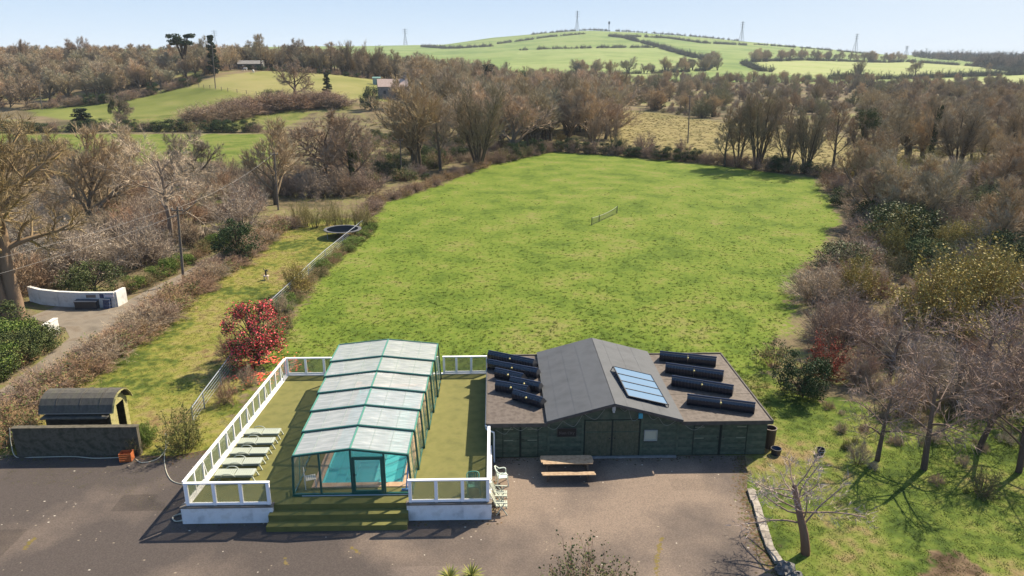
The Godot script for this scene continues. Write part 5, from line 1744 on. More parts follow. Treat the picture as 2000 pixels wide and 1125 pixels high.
func grow_bush(key: String, sd: int, P: Dictionary) -> void:
	rng.seed = sd
	var gt := Geo.new()
	var gc := Geo.new()
	var gl: Geo = Geo.new() if P.has("leaves") else null
	var rx: float = P.rx
	var hh: float = P.h
	for k in P.stems:
		var a := rng.randf() * TAU
		var e := asin(pow(rng.randf(), 0.8))
		var d := Vector3(cos(a) * cos(e), sin(e) + 0.12, sin(a) * cos(e))
		var reach := rng.randf_range(0.7, 1.06)
		var tip := Vector3(d.x * rx, d.y * hh, d.z * rx) * reach
		var base := Vector3(cos(a), 0, sin(a)) * rng.randf() * rx * 0.35
		var mid := base.lerp(tip, 0.5) + Vector3(0, hh * P.get("arch", 0.1), 0) + rv() * rx * 0.08
		var pts := PackedVector3Array([base, base.lerp(mid, 0.55) + rv() * 0.05, mid, mid.lerp(tip, 0.5) + rv() * 0.08, tip])
		var sw: float = P.sw
		gt.tube(pts, PackedFloat32Array([sw, sw * 0.8, sw * 0.6, sw * 0.45, sw * 0.25]), 3, P.bark, P.twig)
		for j in P.side:
			var t := rng.randf_range(0.3, 1.0)
			var s := t * 4.0
			var i := mini(int(s), 3)
			var p := pts[i].lerp(pts[i + 1], s - i)
			var dir := (pts[i + 1] - pts[i]).normalized()
			var nd := (dir + rv() * 0.9 + UP * 0.15).normalized()
			var l: float = P.tl * rng.randf_range(0.5, 1.3)
			var w: Vector3 = nd.cross(rv()).normalized() * P.tw
			var c := (P.twig as Color).lerp(P.get("twig2", P.twig), rng.randf())
			var q := p + nd * l
			gc.tri(p - w, q, p + w, c * 1.0)
			for m in P.sub:
				var p2 := p.lerp(q, rng.randf_range(0.25, 0.95))
				var d2 := (nd + rv() * 0.9).normalized()
				var w2: Vector3 = d2.cross(rv()).normalized() * P.tw * 0.7
				gc.tri(p2 - w2, p2 + d2 * l * rng.randf_range(0.3, 0.7), p2 + w2, (P.twig as Color).lerp(P.get("twig2", P.twig), rng.randf()))
			if gl != null:
				for m in P.leaves:
					if rng.randf() < P.get("leaf_part", 1.0):
						leaf(gl, p.lerp(q, rng.randf()) + rv() * P.get("leaf_jit", 0.1), P.leaf_size * rng.randf_range(0.6, 1.25), (P.leaf_a as Color).lerp(P.leaf_b, rng.randf()))
	store(key, gt, gc, gl)

# a mass of leaves in lumps on a few limbs: evergreens, ivy
func grow_leafy(key: String, sd: int, P: Dictionary) -> void:
	rng.seed = sd
	var gt := Geo.new()
	var gc := Geo.new()
	var gl := Geo.new()
	var rx: float = P.rx
	var hh: float = P.h
	for k in P.lumps:
		var a := rng.randf() * TAU
		var y := rng.randf_range(P.get("low", 0.12), 0.92)
		var prof: float = sqrt(maxf(0.0, 1.0 - pow((y - P.get("belly", 0.45)) / 0.62, 2.0))) if not P.has("cone") else (1.0 - y) * 1.05 + 0.06
		var r := rx * prof * sqrt(rng.randf_range(0.15, 1.0))
		var c := Vector3(cos(a) * r, y * hh, sin(a) * r)
		var lr: float = P.lump * rng.randf_range(0.6, 1.25)
		gt.tube(PackedVector3Array([Vector3(0, y * hh * 0.35, 0) + rv() * 0.1, c * Vector3(.6, 1, .6) - UP * lr * 0.4, c]), PackedFloat32Array([P.sw, P.sw * 0.6, P.sw * 0.3]), 4, P.bark, P.bark)
		for j in P.per:
			var d := rv().normalized()
			var p := c + d * lr * pow(rng.randf(), 0.33) * Vector3(1, P.get("flat", 0.8), 1).length() / 1.6 * Vector3(1, 1, 1).x
			p.y = c.y + (p.y - c.y) * P.get("flat", 0.8)
			leaf(gl, p, P.leaf_size * rng.randf_range(0.6, 1.3), (P.leaf_a as Color).lerp(P.leaf_b, rng.randf()) if not P.has("petal") or rng.randf() > P.petal_part else (P.petal as Color).lerp(P.petal2, rng.randf()), d * 0.7)
	gt.tube(PackedVector3Array([Vector3(0, -0.2, 0), Vector3(0.05, hh * 0.4, 0), Vector3(0, hh * 0.8, 0.05)]), PackedFloat32Array([P.sw * 1.8, P.sw * 1.3, P.sw * 0.4]), 6, P.bark, P.bark)
	store(key, gt, gc, gl)

func grow_all() -> void:
	var bark := Color(.085, .066, .048)
	# spreading oaks and field trees
	for k in 3:
		grow_tree("oak%d" % k, 1000 + k, {"l0": 7.0, "r0": 0.5, "taper": 0.35, "lv": 3, "thick": 1, "n": [9, 8, 7], "ang": [62.0, 48.0, 45.0], "ratio": [0.92, 0.50, 0.46], "t0": [0.28, 0.25, 0.2], "tipl": 0.62, "rr": 0.62, "wig": [0.10, 0.22, 0.25, 0.25], "trop": [0.06, 0.07, 0.05, 0.05], "tn": 20, "tl": 0.95, "tw": 0.024, "tspread": 0.75, "bark": bark, "twig": [Color(.31, .235, .165), Color(.28, .225, .155), Color(.33, .25, .18)][k]})
	# round-headed woodland trees
	for k in 4:
		grow_tree("dome%d" % k, 1050 + k, {"stems": [1, 2, 1, 3][k], "spread": 12.0, "l0": 6.0, "r0": 0.42, "taper": 0.35, "lv": 3, "thick": 1, "n": [[11, 7, 6], [7, 7, 5], [12, 7, 6], [6, 6, 5]][k], "ang": [46.0, 38.0, 36.0], "ratio": [0.98, 0.5, 0.5], "t0": [0.2, 0.25, 0.2], "tipl": 0.7, "rr": 0.62, "wig": [0.10, 0.2, 0.22, 0.22], "trop": [0.04, 0.07, 0.09, 0.09], "tn": 16, "tl": 0.95, "tw": 0.026, "tspread": 0.65, "bark": Color(.075, .060, .042), "twig": [Color(0.403, 0.309, 0.194), Color(0.350, 0.298, 0.194), Color(0.431, 0.326, 0.219), Color(0.373, 0.286, 0.168)][k]})
	# many-stemmed fans
	for k in 3:
		grow_tree("fan%d" % k, 1100 + k, {"stems": [7, 5, 9][k], "spread": [20.0, 15.0, 26.0][k], "l0": 10.5, "r0": 0.21, "taper": 0.28, "lv": 2, "thick": 0, "n": [13, 7], "ang": [32.0, 34.0], "ratio": [0.34, 0.44], "t0": [0.28, 0.2], "tipl": 0.7, "rr": 0.5, "wig": [0.07, 0.14, 0.2], "trop": [0.03, 0.08, 0.06], "tn": 15, "tl": 1.0, "tw": 0.024, "tspread": 0.6, "bark": Color(.065, .053, .038), "twig": [Color(0.303, 0.241, 0.153), Color(0.315, 0.241, 0.158), Color(0.286, 0.235, 0.153)][k]})
	# upright woodland trees
	for k in 3:
		grow_tree("ash%d" % k, 1200 + k, {"l0": 11.0, "r0": 0.32, "taper": 0.25, "lv": 3, "thick": 1, "n": [12, 6, 5], "ang": [44.0, 38.0, 38.0], "ratio": [0.46, 0.5, 0.5], "t0": [0.25, 0.25, 0.2], "tipl": 0.55, "rr": 0.5, "wig": [0.06, 0.14, 0.2, 0.2], "trop": [0.05, 0.10, 0.08, 0.06], "tn": 14, "tl": 1.0, "tw": 0.024, "tspread": 0.6, "bark": Color(.07, .058, .042), "twig": [Color(0.350, 0.280, 0.179), Color(0.385, 0.298, 0.199), Color(0.321, 0.269, 0.173)][k]})
	# the lichen-covered giant by the lane
	grow_tree("giant", 1301, {"stems": 2, "spread": 8.0, "l0": 11.5, "r0": 0.58, "taper": 0.4, "lv": 3, "thick": 1, "n": [10, 9, 7], "ang": [66.0, 50.0, 45.0], "ratio": [0.78, 0.46, 0.46], "t0": [0.5, 0.2, 0.2], "tipl": 0.62, "rr": 0.58, "wig": [0.12, 0.28, 0.3, 0.3], "trop": [0.05, 0.04, 0.04, 0.04], "tn": 15, "tl": 0.85, "tw": 0.014, "tspread": 0.8, "bark": Color(.21, .145, .10), "twig": Color(0.245, 0.187, 0.097), "lichen": 0.45})
	# pale twigged tree
	grow_tree("pale", 1310, {"l0": 8.5, "r0": 0.28, "taper": 0.3, "lv": 3, "thick": 1, "n": [10, 7, 6], "ang": [58.0, 46.0, 45.0], "ratio": [0.66, 0.5, 0.45], "t0": [0.35, 0.25, 0.2], "tipl": 0.7, "rr": 0.6, "wig": [0.1, 0.24, 0.25, 0.25], "trop": [0.06, 0.05, 0.03, 0.03], "tn": 11, "tl": 0.75, "tw": 0.016, "tspread": 0.8, "bark": Color(.15, .12, .10), "twig": Color(0.464, 0.372, 0.270)})
	# small garden fruit trees
	for k in 3:
		grow_tree("fruit%d" % k, 1400 + k, {"l0": 2.9, "r0": 0.125, "taper": 0.4, "lv": 3, "thick": 1, "n": [8, 6, 5], "ang": [58.0, 46.0, 45.0], "ratio": [0.78, 0.5, 0.48], "t0": [0.4, 0.25, 0.15], "tipl": 0.75, "rr": 0.5, "wig": [0.10, 0.24, 0.28, 0.3], "trop": [0.07, 0.05, 0.04, 0.03], "tn": 4, "tl": 0.45, "tw": 0.011, "tspread": 0.8, "bark": [Color(.10, .062, .045), Color(.085, .066, .05), Color(.08, .058, .045)][k], "twig": [Color(0.417, 0.322, 0.259), Color(0.307, 0.223, 0.173), Color(0.245, 0.173, 0.135)][k]})
	grow_tree("pruned", 1411, {"l0": 3.1, "r0": 0.20, "taper": 0.55, "lv": 3, "thick": 1, "n": [14, 7, 4], "ang": [84.0, 46.0, 45.0], "ratio": [0.84, 0.42, 0.5], "t0": [0.42, 0.3, 0.2], "tipl": 0.62, "rr": 0.27, "wig": [0.11, 0.22, 0.3, 0.3], "trop": [0.05, 0.05, 0.03, 0.03], "tn": 3, "tl": 0.34, "tw": 0.011, "tspread": 0.8, "bark": Color(.13, .072, .045), "twig": Color(0.435, 0.347, 0.312)})
	# brown twiggy bushes
	var cols := [[Color(.26, .17, .11), Color(.36, .245, .16)], [Color(.24, .175, .125), Color(.31, .22, .165)], [Color(.30, .235, .16), Color(.42, .335, .24)]]
	for k in 3:
		grow_bush("brown%d" % k, 1500 + k, {"stems": 46, "rx": 2.0, "h": 2.6, "arch": 0.08, "sw": 0.022, "side": 24, "sub": 4, "tl": 0.6, "tw": 0.013, "bark": Color(.12, .085, .065), "twig": cols[k][0], "twig2": cols[k][1]})
	# brambly hedge with some green
	for k in 2:
		grow_bush("bramble%d" % k, 1510 + k, {"stems": 40, "rx": 1.6, "h": 1.8, "arch": 0.16, "sw": 0.016, "side": 14, "sub": 2, "tl": 0.5, "tw": 0.011, "bark": Color(.17, .10, .07), "twig": Color(0.258, 0.167, 0.097), "twig2": Color(0.405, 0.286, 0.162), "leaves": 2, "leaf_part": [0.3, 0.75][k], "leaf_size": 0.10, "leaf_a": [Color(.20, .12, .06), Color(.06, .10, .03)][k], "leaf_b": [Color(.12, .12, .04), Color(.12, .15, .045)][k]})
	# greyish blossoming thorn
	for k in 2:
		grow_bush("thorn%d" % k, 1520 + k, {"stems": 60, "rx": 2.3, "h": 3.2, "arch": 0.05, "sw": 0.026, "side": 22, "sub": 4, "tl": 0.65, "tw": 0.013, "bark": Color(.13, .10, .08), "twig": Color(0.312, 0.250, 0.186), "twig2": Color(0.437, 0.360, 0.279), "leaves": 2, "leaf_part": [0.5, 0.12][k], "leaf_size": 0.075, "leaf_a": Color(.48, .42, .36), "leaf_b": Color(.34, .28, .22)})
	# budding willow
	for k in 2:
		grow_bush("willow%d" % k, 1530 + k, {"stems": 70, "rx": 3.0, "h": 5.6, "arch": 0.02, "sw": 0.03, "side": 20, "sub": 2, "tl": 0.8, "tw": 0.012, "bark": Color(.10, .085, .055), "twig": Color(0.209, 0.173, 0.081), "twig2": Color(0.269, 0.216, 0.097), "leaves": 5, "leaf_part": 0.85, "leaf_size": 0.13, "leaf_a": Color(.33, .25, .06), "leaf_b": Color(.21, .185, .05), "leaf_jit": 0.15})
	# purple-brown scrub seen far off
	for k in 2:
		grow_bush("scrub%d" % k, 1540 + k, {"stems": 60, "rx": 2.6, "h": 3.8, "arch": 0.03, "sw": 0.03, "side": 20, "sub": 3, "tl": 0.9, "tw": 0.022, "bark": Color(.10, .08, .065), "twig": [Color(.25, .19, .125), Color(.25, .215, .11)][k], "twig2": [Color(.31, .23, .16), Color(.20, .185, .09)][k]})
	# young saplings with olive twigs
	grow_bush("sapling", 1550, {"stems": 16, "rx": 1.0, "h": 4.2, "arch": 0.0, "sw": 0.035, "side": 34, "sub": 3, "tl": 0.7, "tw": 0.010, "bark": Color(.09, .08, .05), "twig": Color(0.233, 0.205, 0.081), "twig2": Color(0.294, 0.248, 0.108)})
	# evergreens and ivy
	grow_leafy("evergreen0", 1600, {"rx": 1.6, "h": 3.2, "lumps": 38, "lump": 0.62, "per": 230, "leaf_size": 0.085, "leaf_a": Color(.022, .045, .018), "leaf_b": Color(.055, .085, .032), "bark": Color(.08, .06, .045), "sw": 0.04})
	grow_leafy("evergreen1", 1601, {"rx": 1.9, "h": 2.8, "lumps": 34, "lump": 0.7, "per": 210, "leaf_size": 0.095, "leaf_a": Color(.04, .06, .022), "leaf_b": Color(.10, .115, .042), "bark": Color(.08, .06, .045), "sw": 0.04})
	grow_leafy("ivy", 1602, {"rx": 1.3, "h": 2.0, "lumps": 34, "lump": 0.5, "per": 170, "leaf_size": 0.08, "leaf_a": Color(.075, .13, .025), "leaf_b": Color(.16, .20, .05), "bark": Color(.08, .06, .045), "sw": 0.03})
	grow_leafy("camellia", 1603, {"rx": 1.75, "h": 4.3, "lumps": 50, "lump": 0.6, "per": 190, "leaf_size": 0.095, "leaf_a": Color(.03, .055, .02), "leaf_b": Color(.12, .14, .05), "petal": Color(.66, .045, .075), "petal2": Color(.80, .20, .20), "petal_part": 0.42, "bark": Color(.10, .07, .055), "sw": 0.05})
	grow_bush("photinia", 1604, {"stems": 70, "rx": 1.7, "h": 3.3, "arch": 0.02, "sw": 0.02, "side": 14, "sub": 1, "tl": 0.5, "tw": 0.010, "bark": Color(.10, .06, .05), "twig": Color(0.209, 0.093, 0.060), "leaves": 3, "leaf_part": 0.6, "leaf_size": 0.10, "leaf_a": Color(.30, .035, .02), "leaf_b": Color(.13, .05, .03)})
	grow_leafy("fir", 1605, {"rx": 1.9, "h": 7.5, "cone": true, "low": 0.06, "lumps": 60, "lump": 0.7, "per": 70, "flat": 0.45, "leaf_size": 0.26, "leaf_a": Color(.018, .035, .02), "leaf_b": Color(.04, .06, .03), "bark": Color(.07, .055, .045), "sw": 0.06})
	grow_leafy("pinecrown", 1606, {"rx": 4.4, "h": 15.0, "low": 0.70, "belly": 0.88, "lumps": 30, "lump": 1.5, "per": 120, "flat": 0.38, "leaf_size": 0.42, "leaf_a": Color(.02, .04, .022), "leaf_b": Color(.045, .065, .03), "bark": Color(.10, .075, .06), "sw": 0.16})
	grow_bush("pieris", 1607, {"stems": 70, "rx": 1.9, "h": 2.4, "arch": 0.0, "sw": 0.016, "side": 12, "sub": 1, "tl": 0.35, "tw": 0.007, "bark": Color(.14, .085, .06), "twig": Color(0.294, 0.173, 0.119), "leaves": 5, "leaf_part": 0.7, "leaf_size": 0.075, "leaf_a": Color(.045, .07, .022), "leaf_b": Color(.12, .13, .05), "leaf_jit": 0.12})
	grow_bush("greenshrub", 1608, {"stems": 60, "rx": 1.2, "h": 2.6, "arch": 0.0, "sw": 0.016, "side": 14, "sub": 1, "tl": 0.4, "tw": 0.008, "bark": Color(.09, .075, .045), "twig": Color(0.185, 0.161, 0.060), "leaves": 4, "leaf_part": 0.8, "leaf_size": 0.065, "leaf_a": Color(.075, .095, .02), "leaf_b": Color(.15, .155, .04)})
	# far hedge bush and far tree, few and coarse
	grow_bush("farbush", 1700, {"stems": 26, "rx": 2.4, "h": 3.0, "arch": 0.02, "sw": 0.08, "side": 9, "sub": 1, "tl": 1.2, "tw": 0.08, "bark": Color(.08, .08, .06), "twig": Color(0.119, 0.128, 0.092), "twig2": Color(0.158, 0.153, 0.113)})

# ---------------------------------------------------------------- planting
func plant(key: String, called: String, label: String, category: String, x: float, d: float, h: float, turn := 0.0, wide := 1.0, group := "") -> Node3D:
	var q: Dictionary = kit[key]
	var t := thing(called, label, category, on(x, d, -0.03), turn, group)
	var s: float = h / q.h
	t.scale = Vector3(s * wide, s, s * wide)
	if q.trunk != null:
		part(t, "trunk" if category == "tree" else "stems", q.trunk, veg("bark"))
	if q.crown != null:
		part(t, "crown" if category == "tree" else "twigs", q.crown, veg("twigs"))
	if q.leaf != null:
		part(t, "foliage", q.leaf, veg("leaves", 0.35, 0.6))
	return t

func dress_ivy(t: Node3D, key: String, at: Vector3, h: float, wide: float) -> void:
	var q: Dictionary = kit[key]
	var s: float = h / q.h
	var o := part(t, "ivy", q.leaf, veg("leaves", 0.35, 0.6))
	o.position = at / t.scale
	o.scale = Vector3(s * wide, s, s * wide) / t.scale

func hedge(label: String, pts: Array, width: float, h: float, keys: Array, step: float, sd: int, called := "hedge") -> void:
	rng.seed = sd
	var o := on(pts[0], pts[1])
	var t := thing(called, label, "hedge", o)
	var acc := 0.0
	for k in range(0, pts.size() - 2, 2):
		var a := Vector2(pts[k], pts[k + 1])
		var b := Vector2(pts[k + 2], pts[k + 3])
		var n := maxi(1, int(a.distance_to(b) / step))
		for j in n:
			var p := a.lerp(b, (j + rng.randf()) / n) + Vector2(rng.randf_range(-1, 1), rng.randf_range(-1, 1)) * width * 0.22
			var key: String = keys[rng.randi() % keys.size()]
			var q: Dictionary = kit[key]
			if not q.has("joined"):
				q["joined"] = (q.all as Geo).mesh()
			var m := part(t, "hedge_section", q.joined, veg("twigs"))
			var s: float = h / q.h * rng.randf_range(0.75, 1.2)
			var rr: float = width * 0.5 / {"brown": 2.0, "bramb": 1.6, "thorn": 2.3, "scrub": 2.6, "everg": 1.8, "ivy": 1.3, "farbu": 2.4}.get(key.substr(0, 5), 2.0) * rng.randf_range(0.85, 1.25)
			m.position = on(p.x, p.y, -0.05) - o
			m.rotation.y = rng.randf() * TAU
			m.scale = Vector3(rr, s, rr)

func wood(called: String, label: String, poly: Array, count: int, keys: Array, h0: float, h1: float, sd: int, tint := 1.0) -> void:
	rng.seed = sd
	var pg := v2s(poly)
	var lo := pg[0]
	var hi := pg[0]
	for p in pg:
		lo = lo.min(p)
		hi = hi.max(p)
	var spots := {}
	var cols := {}
	for k in keys:
		spots[k] = []
		cols[k] = PackedColorArray()
	for j in count:
		var p := Vector2.ZERO
		for tries in 40:
			p = Vector2(rng.randf_range(lo.x, hi.x), rng.randf_range(lo.y, hi.y))
			if inside(p, pg):
				break
		if not inside(p, pg):
			continue
		var k: String = keys[rng.randi() % keys.size()]
		var q: Dictionary = kit[k]
		var h := rng.randf_range(h0, h1)
		var s: float = h / q.h
		var w := s * rng.randf_range(0.85, 1.25)
		spots[k].append(Transform3D(Basis(UP, rng.randf() * TAU).scaled(Vector3(w, s, w)), on(p.x, p.y, -0.1)))
		var v := rng.randf_range(0.75, 1.3) * tint
		var warm := rng.randf_range(-0.10, 0.04)
		cols[k].push_back(Color(v * (1 + warm), v, v * (1 - warm * 0.6)))
	for k in keys:
		if spots[k].is_empty():
			continue
		var q: Dictionary = kit[k]
		if not q.has("joined"):
			q["joined"] = (q.all as Geo).mesh()
		scatter(called, label, "wood", q.joined, veg("twigs"), spots[k], cols[k])

func make_vegetation() -> void:
	grow_all()
	print("grown")
	var T := "tree"
	var rows := [
		# key, name, x, d, height, turn, wide, label, group
		["giant", "lichened_tree", -36.6, 53.2, 16.2, 0.4, 1.0, "huge tree with lichen-yellow limbs and sunlit double trunk by the lane", ""],
		["dome0", "bare_tree", -47, 84, 13.0, 1.0, 1.0, "bare brown tree behind the giant lichened tree", "bare trees along the lane"],
		["pale", "pale_tree", -34.5, 76.8, 14.0, 0.6, 1.0, "bare tree with pale pinkish twigs above the lane thicket", ""],
		["dome0", "bare_tree", -29.8, 99.7, 12.4, 2.0, 0.95, "leaning bare tree beside the second utility pole", "bare trees along the lane"],
		["oak0", "oak_tree", -25.2, 114.3, 12.6, 0.3, 1.15, "wide domed bare oak behind the row of saplings", ""],
		["oak2", "ivy_tree", -21.3, 110.5, 10.5, 1.9, 0.85, "bare tree with ivy-thick trunk beside the domed oak", ""],
		["oak1", "ivy_tree", -116, 235, 9.5, 0.0, 0.9, "spiky ivy-clad tree at the foot of hill pasture", ""],
		["oak0", "oak_tree", -71, 272, 14.5, 2.6, 1.0, "solitary spreading bare oak on the hill hedge", ""],
		["fir", "fir_tree", -62, 284.5, 7.2, 0.0, 1.0, "small dark fir beside the hill oak", ""],
		["dome3", "bare_tree", -13.8, 132, 17.5, 0.7, 1.0, "tall fan-shaped bare tree before the pink-roofed cottage", "tall bare trees at the pasture corner"],
		["ash1", "bare_tree", -9.5, 130.5, 14.0, 2.4, 1.0, "slender bare tree between the two tall fan-shaped ones", "tall bare trees at the pasture corner"],
		["fan2", "bare_tree", -2.8, 134.5, 16.5, 1.2, 1.05, "many-stemmed bare tree leaning over the pasture's corner hedge", "tall bare trees at the pasture corner"],
		["dome2", "bare_tree", 3.9, 156, 15.0, 0.2, 1.2, "bare tree just behind the many-stemmed corner tree", "tall bare trees at the pasture corner"],
		["dome1", "bare_tree", 10.0, 172, 15.0, 4.2, 1.0, "reddish bare tree above the notch in the corner hedge", "tall bare trees at the pasture corner"],
		["fan1", "hedge_tree", 22.4, 164.7, 8.6, 0.0, 1.1, "low many-stemmed tree first along the far hedge", "trees along the far hedge"],
		["fan1", "hedge_tree", 26.5, 163, 8.0, 2.2, 0.9, "low many-stemmed tree second along the far hedge", "trees along the far hedge"],
		["ash0", "hedge_tree", 46.0, 145.5, 10.0, 3.3, 1.1, "low leaning tree first of the tall row past the pole", "trees along the far hedge"],
		["fan1", "hedge_tree", 48.6, 145, 15.0, 1.3, 0.9, "tall dark tree second of the row past the pole", "trees along the far hedge"],
		["fan0", "hedge_tree", 51.6, 142.5, 15.2, 5.0, 0.85, "tallest fan-shaped tree third of the row past the pole", "trees along the far hedge"],
		["fan1", "hedge_tree", 56.2, 139, 12.6, 3.0, 1.0, "thin-stemmed tree fourth of the row past the pole", "trees along the far hedge"],
		["fan2", "hedge_tree", 58.6, 136.5, 13.2, 0.5, 0.8, "fan-shaped tree fifth of the row past the pole", "trees along the far hedge"],
		["ash1", "hedge_tree", 64.6, 138.5, 12.8, 1.0, 1.0, "single-trunked tree sixth of the row past the pole", "trees along the far hedge"],
		["fan1", "ivy_tree", 64.5, 128.5, 12.4, 2.0, 0.8, "bare tree with a dark ivy mop in its crown", ""],
		["ash2", "hedge_tree", 73.5, 133, 12.0, 4.0, 1.1, "thin tree just past the one with the ivy mop", "trees along the far hedge"],
		["ash0", "ivy_tree", 83.5, 139, 13.2, 0.0, 0.7, "column-like tree wrapped in dark ivy beyond the field corner", ""],
		["fan2", "hedge_tree", 83.0, 129.5, 12.8, 2.7, 1.15, "broad fan-shaped tree beside the ivy column", "trees along the far hedge"],
		["dome2", "bare_tree", -33.5, 262, 10.5, 0.0, 1.0, "bare tree standing in front of the pink-roofed cottage", ""],
		["fan0", "hedge_tree", 93, 128, 12.0, 4.1, 1.0, "fan-shaped tree outermost along the far hedge", "trees along the far hedge"],
		["oak2", "bare_tree", 44.5, 85, 7.6, 5.2, 1.0, "low crooked bare tree at the pasture's shrub-side corner", ""],
		["pruned", "fruit_tree", 12.45, 24.6, 4.7, 3.64, 0.95, "small pruned tree with stout dark trunk nearest the kerb", "garden trees on the lawn"],
		["fruit1", "fruit_tree", 18.9, 31.6, 5.7, 1.2, 0.85, "slender bare garden tree first from the barn", "garden trees on the lawn"],
		["fruit1", "fruit_tree", 20.8, 30.8, 7.2, 3.9, 0.85, "tallest bare garden tree with pale criss-cross twigs", "garden trees on the lawn"],
		["fruit2", "fruit_tree", 24.7, 32.6, 6.0, 0.3, 1.0, "bare garden tree with leaning trunk before the leaf litter", "garden trees on the lawn"],
		["fruit2", "fruit_tree", 25.2, 30.4, 5.8, 2.3, 1.0, "bare reddish garden tree outermost on the lawn", "garden trees on the lawn"],
		["fruit0", "fruit_tree", 26.8, 28.6, 6.4, 4.0, 1.2, "garden tree at picture's edge throwing branching shadows on lawn", "garden trees on the lawn"],
		["oak1", "bare_tree", -104, 211, 6.0, 0.0, 0.9, "small thin tree on the hedge below the hill pasture", ""],
		["fir", "dark_bush", -114.4, 211, 6.2, 0.0, 2.2, "small round dark tree on the hedge below hill pasture", ""],
		["ash2", "skyline_tree", -126, 338, 15.5, 0.0, 1.0, "feathery tree between the pine and the fir on skyline", "tall trees on the hill skyline"],
		["ash0", "skyline_tree", -104, 345, 16.5, 0.0, 0.9, "tall forked tree just beyond the fir on skyline", "tall trees on the hill skyline"],
		["oak1", "skyline_tree", -96, 372, 16.5, 1.0, 0.8, "round-crowned tree rising above the stable's end", "tall trees on the hill skyline"],
		["ash1", "skyline_tree", -78, 368, 15.5, 1.0, 1.2, "first of the lofty trees on the ridge after the stable", "tall trees on the hill skyline"],
		["fan0", "skyline_tree", -71, 372, 17.5, 1.0, 0.8, "second of the lofty trees on the ridge after the stable", "tall trees on the hill skyline"],
		["fan1", "skyline_tree", -64, 374, 18.5, 2.0, 0.8, "tallest of the lofty trees on the ridge", "tall trees on the hill skyline"],
		["fan2", "skyline_tree", -56, 372, 17.0, 3.0, 0.8, "fourth of the lofty trees on the ridge after the stable", "tall trees on the hill skyline"],
		["ash2", "skyline_tree", -48, 375, 16.0, 3.0, 1.2, "wide lofty tree in front of the distant pylon top", "tall trees on the hill skyline"],
		["oak0", "skyline_tree", -226, 372, 17, 1.0, 0.8, "round bare crown farthest along the hill skyline", "tall trees on the hill skyline"],
		["oak2", "skyline_tree", -198, 372, 17, 2.0, 0.8, "second round bare crown along the hill skyline", "tall trees on the hill skyline"],
		["oak1", "field_tree", 405, 720, 17, 2.0, 1.0, "lone dark tree standing in the pale far field", "trees round the pale far field"],
		["fan2", "field_tree", 318, 655, 18, 2.0, 1.0, "fan-shaped tree at the near corner of pale far field", "trees round the pale far field"],
		["ash1", "field_tree", 492, 745, 14, 2.0, 1.0, "small narrow tree at the pale far field's lower hedge", "trees round the pale far field"],
		["fan0", "field_tree", 590, 770, 17, 2.0, 1.0, "double-trunked tree at the pale far field's outer hedge", "trees round the pale far field"],
		["ash0", "field_tree", 640, 790, 16, 1.0, 1.0, "outermost tree on the pale far field's hedge", "trees round the pale far field"],
	]
	for q in rows:
		if q[1] == "hedge_tree" and q[2] > 40.0 and q[2] < 72.0:
			q[2] *= 0.93
			q[3] *= 0.93
		var t := plant(q[0], q[1], q[7], T, q[2], q[3], q[4], q[5], q[6], q[8])
		if q[0] == "pruned":
			t.rotation.z = 0.0
		elif q[0] == "giant":
			t.rotation.z = -0.03
		if q[1] == "ivy_tree":
			if q[3] < 120.0:
				for k in 5:
					dress_ivy(t, "evergreen0", Vector3(0, k * 1.0 - 0.3, 0), 2.0, 0.45)
				dress_ivy(t, "evergreen1", Vector3(0.8, 4.0, 0.3), 2.4, 0.7)
			elif q[3] > 200.0:
				for k in 7:
					var a := k * 0.9
					dress_ivy(t, "evergreen0", Vector3(cos(a) * 2.4, 2.6 + (k % 3) * 1.2, sin(a) * 1.6), 3.4, 0.35)
				dress_ivy(t, "evergreen0", Vector3(0, 0, 0), 4.0, 0.5)
			elif q[0] == "fan1":
				dress_ivy(t, "evergreen1", Vector3(-0.6, 7.2, 0), 4.2, 0.75)
				dress_ivy(t, "evergreen0", Vector3(0, 4.0, 0), 4.0, 0.35)
			else:
				for k in 6:
					dress_ivy(t, "evergreen0", Vector3(0.1 * k, k * 1.7, 0), 2.6, 0.4)
	# flat-topped pine and fir of the hill skyline
	plant("pinecrown", "pine_tree", "flat-topped dark pine rising over the hill wood", T, -128.5, 322, 17.2, 0.0, 1.0)
	plant("fir", "fir_tree", "ragged dark fir rising beside the tall hill pole", T, -114.5, 316, 16.0, 0.0, 0.62)
	plant("fir", "cypress_tree", "dark pointed evergreen in the middle of the valley wood", T, -2, 330, 14.5, 0.0, 1.3, "dark evergreens above the valley wood")
	plant("evergreen0", "pine_tree", "broad dark pine crown beside the pointed valley evergreen", T, 11, 318, 15.0, 0.0, 0.5, "dark evergreens above the valley wood")
	plant("evergreen0", "dark_tree", "dark evergreen tree below the green field sheds", T, -41.7, 257, 8.4, 0.0, 0.8)
	# bushes
	var B := "bush"
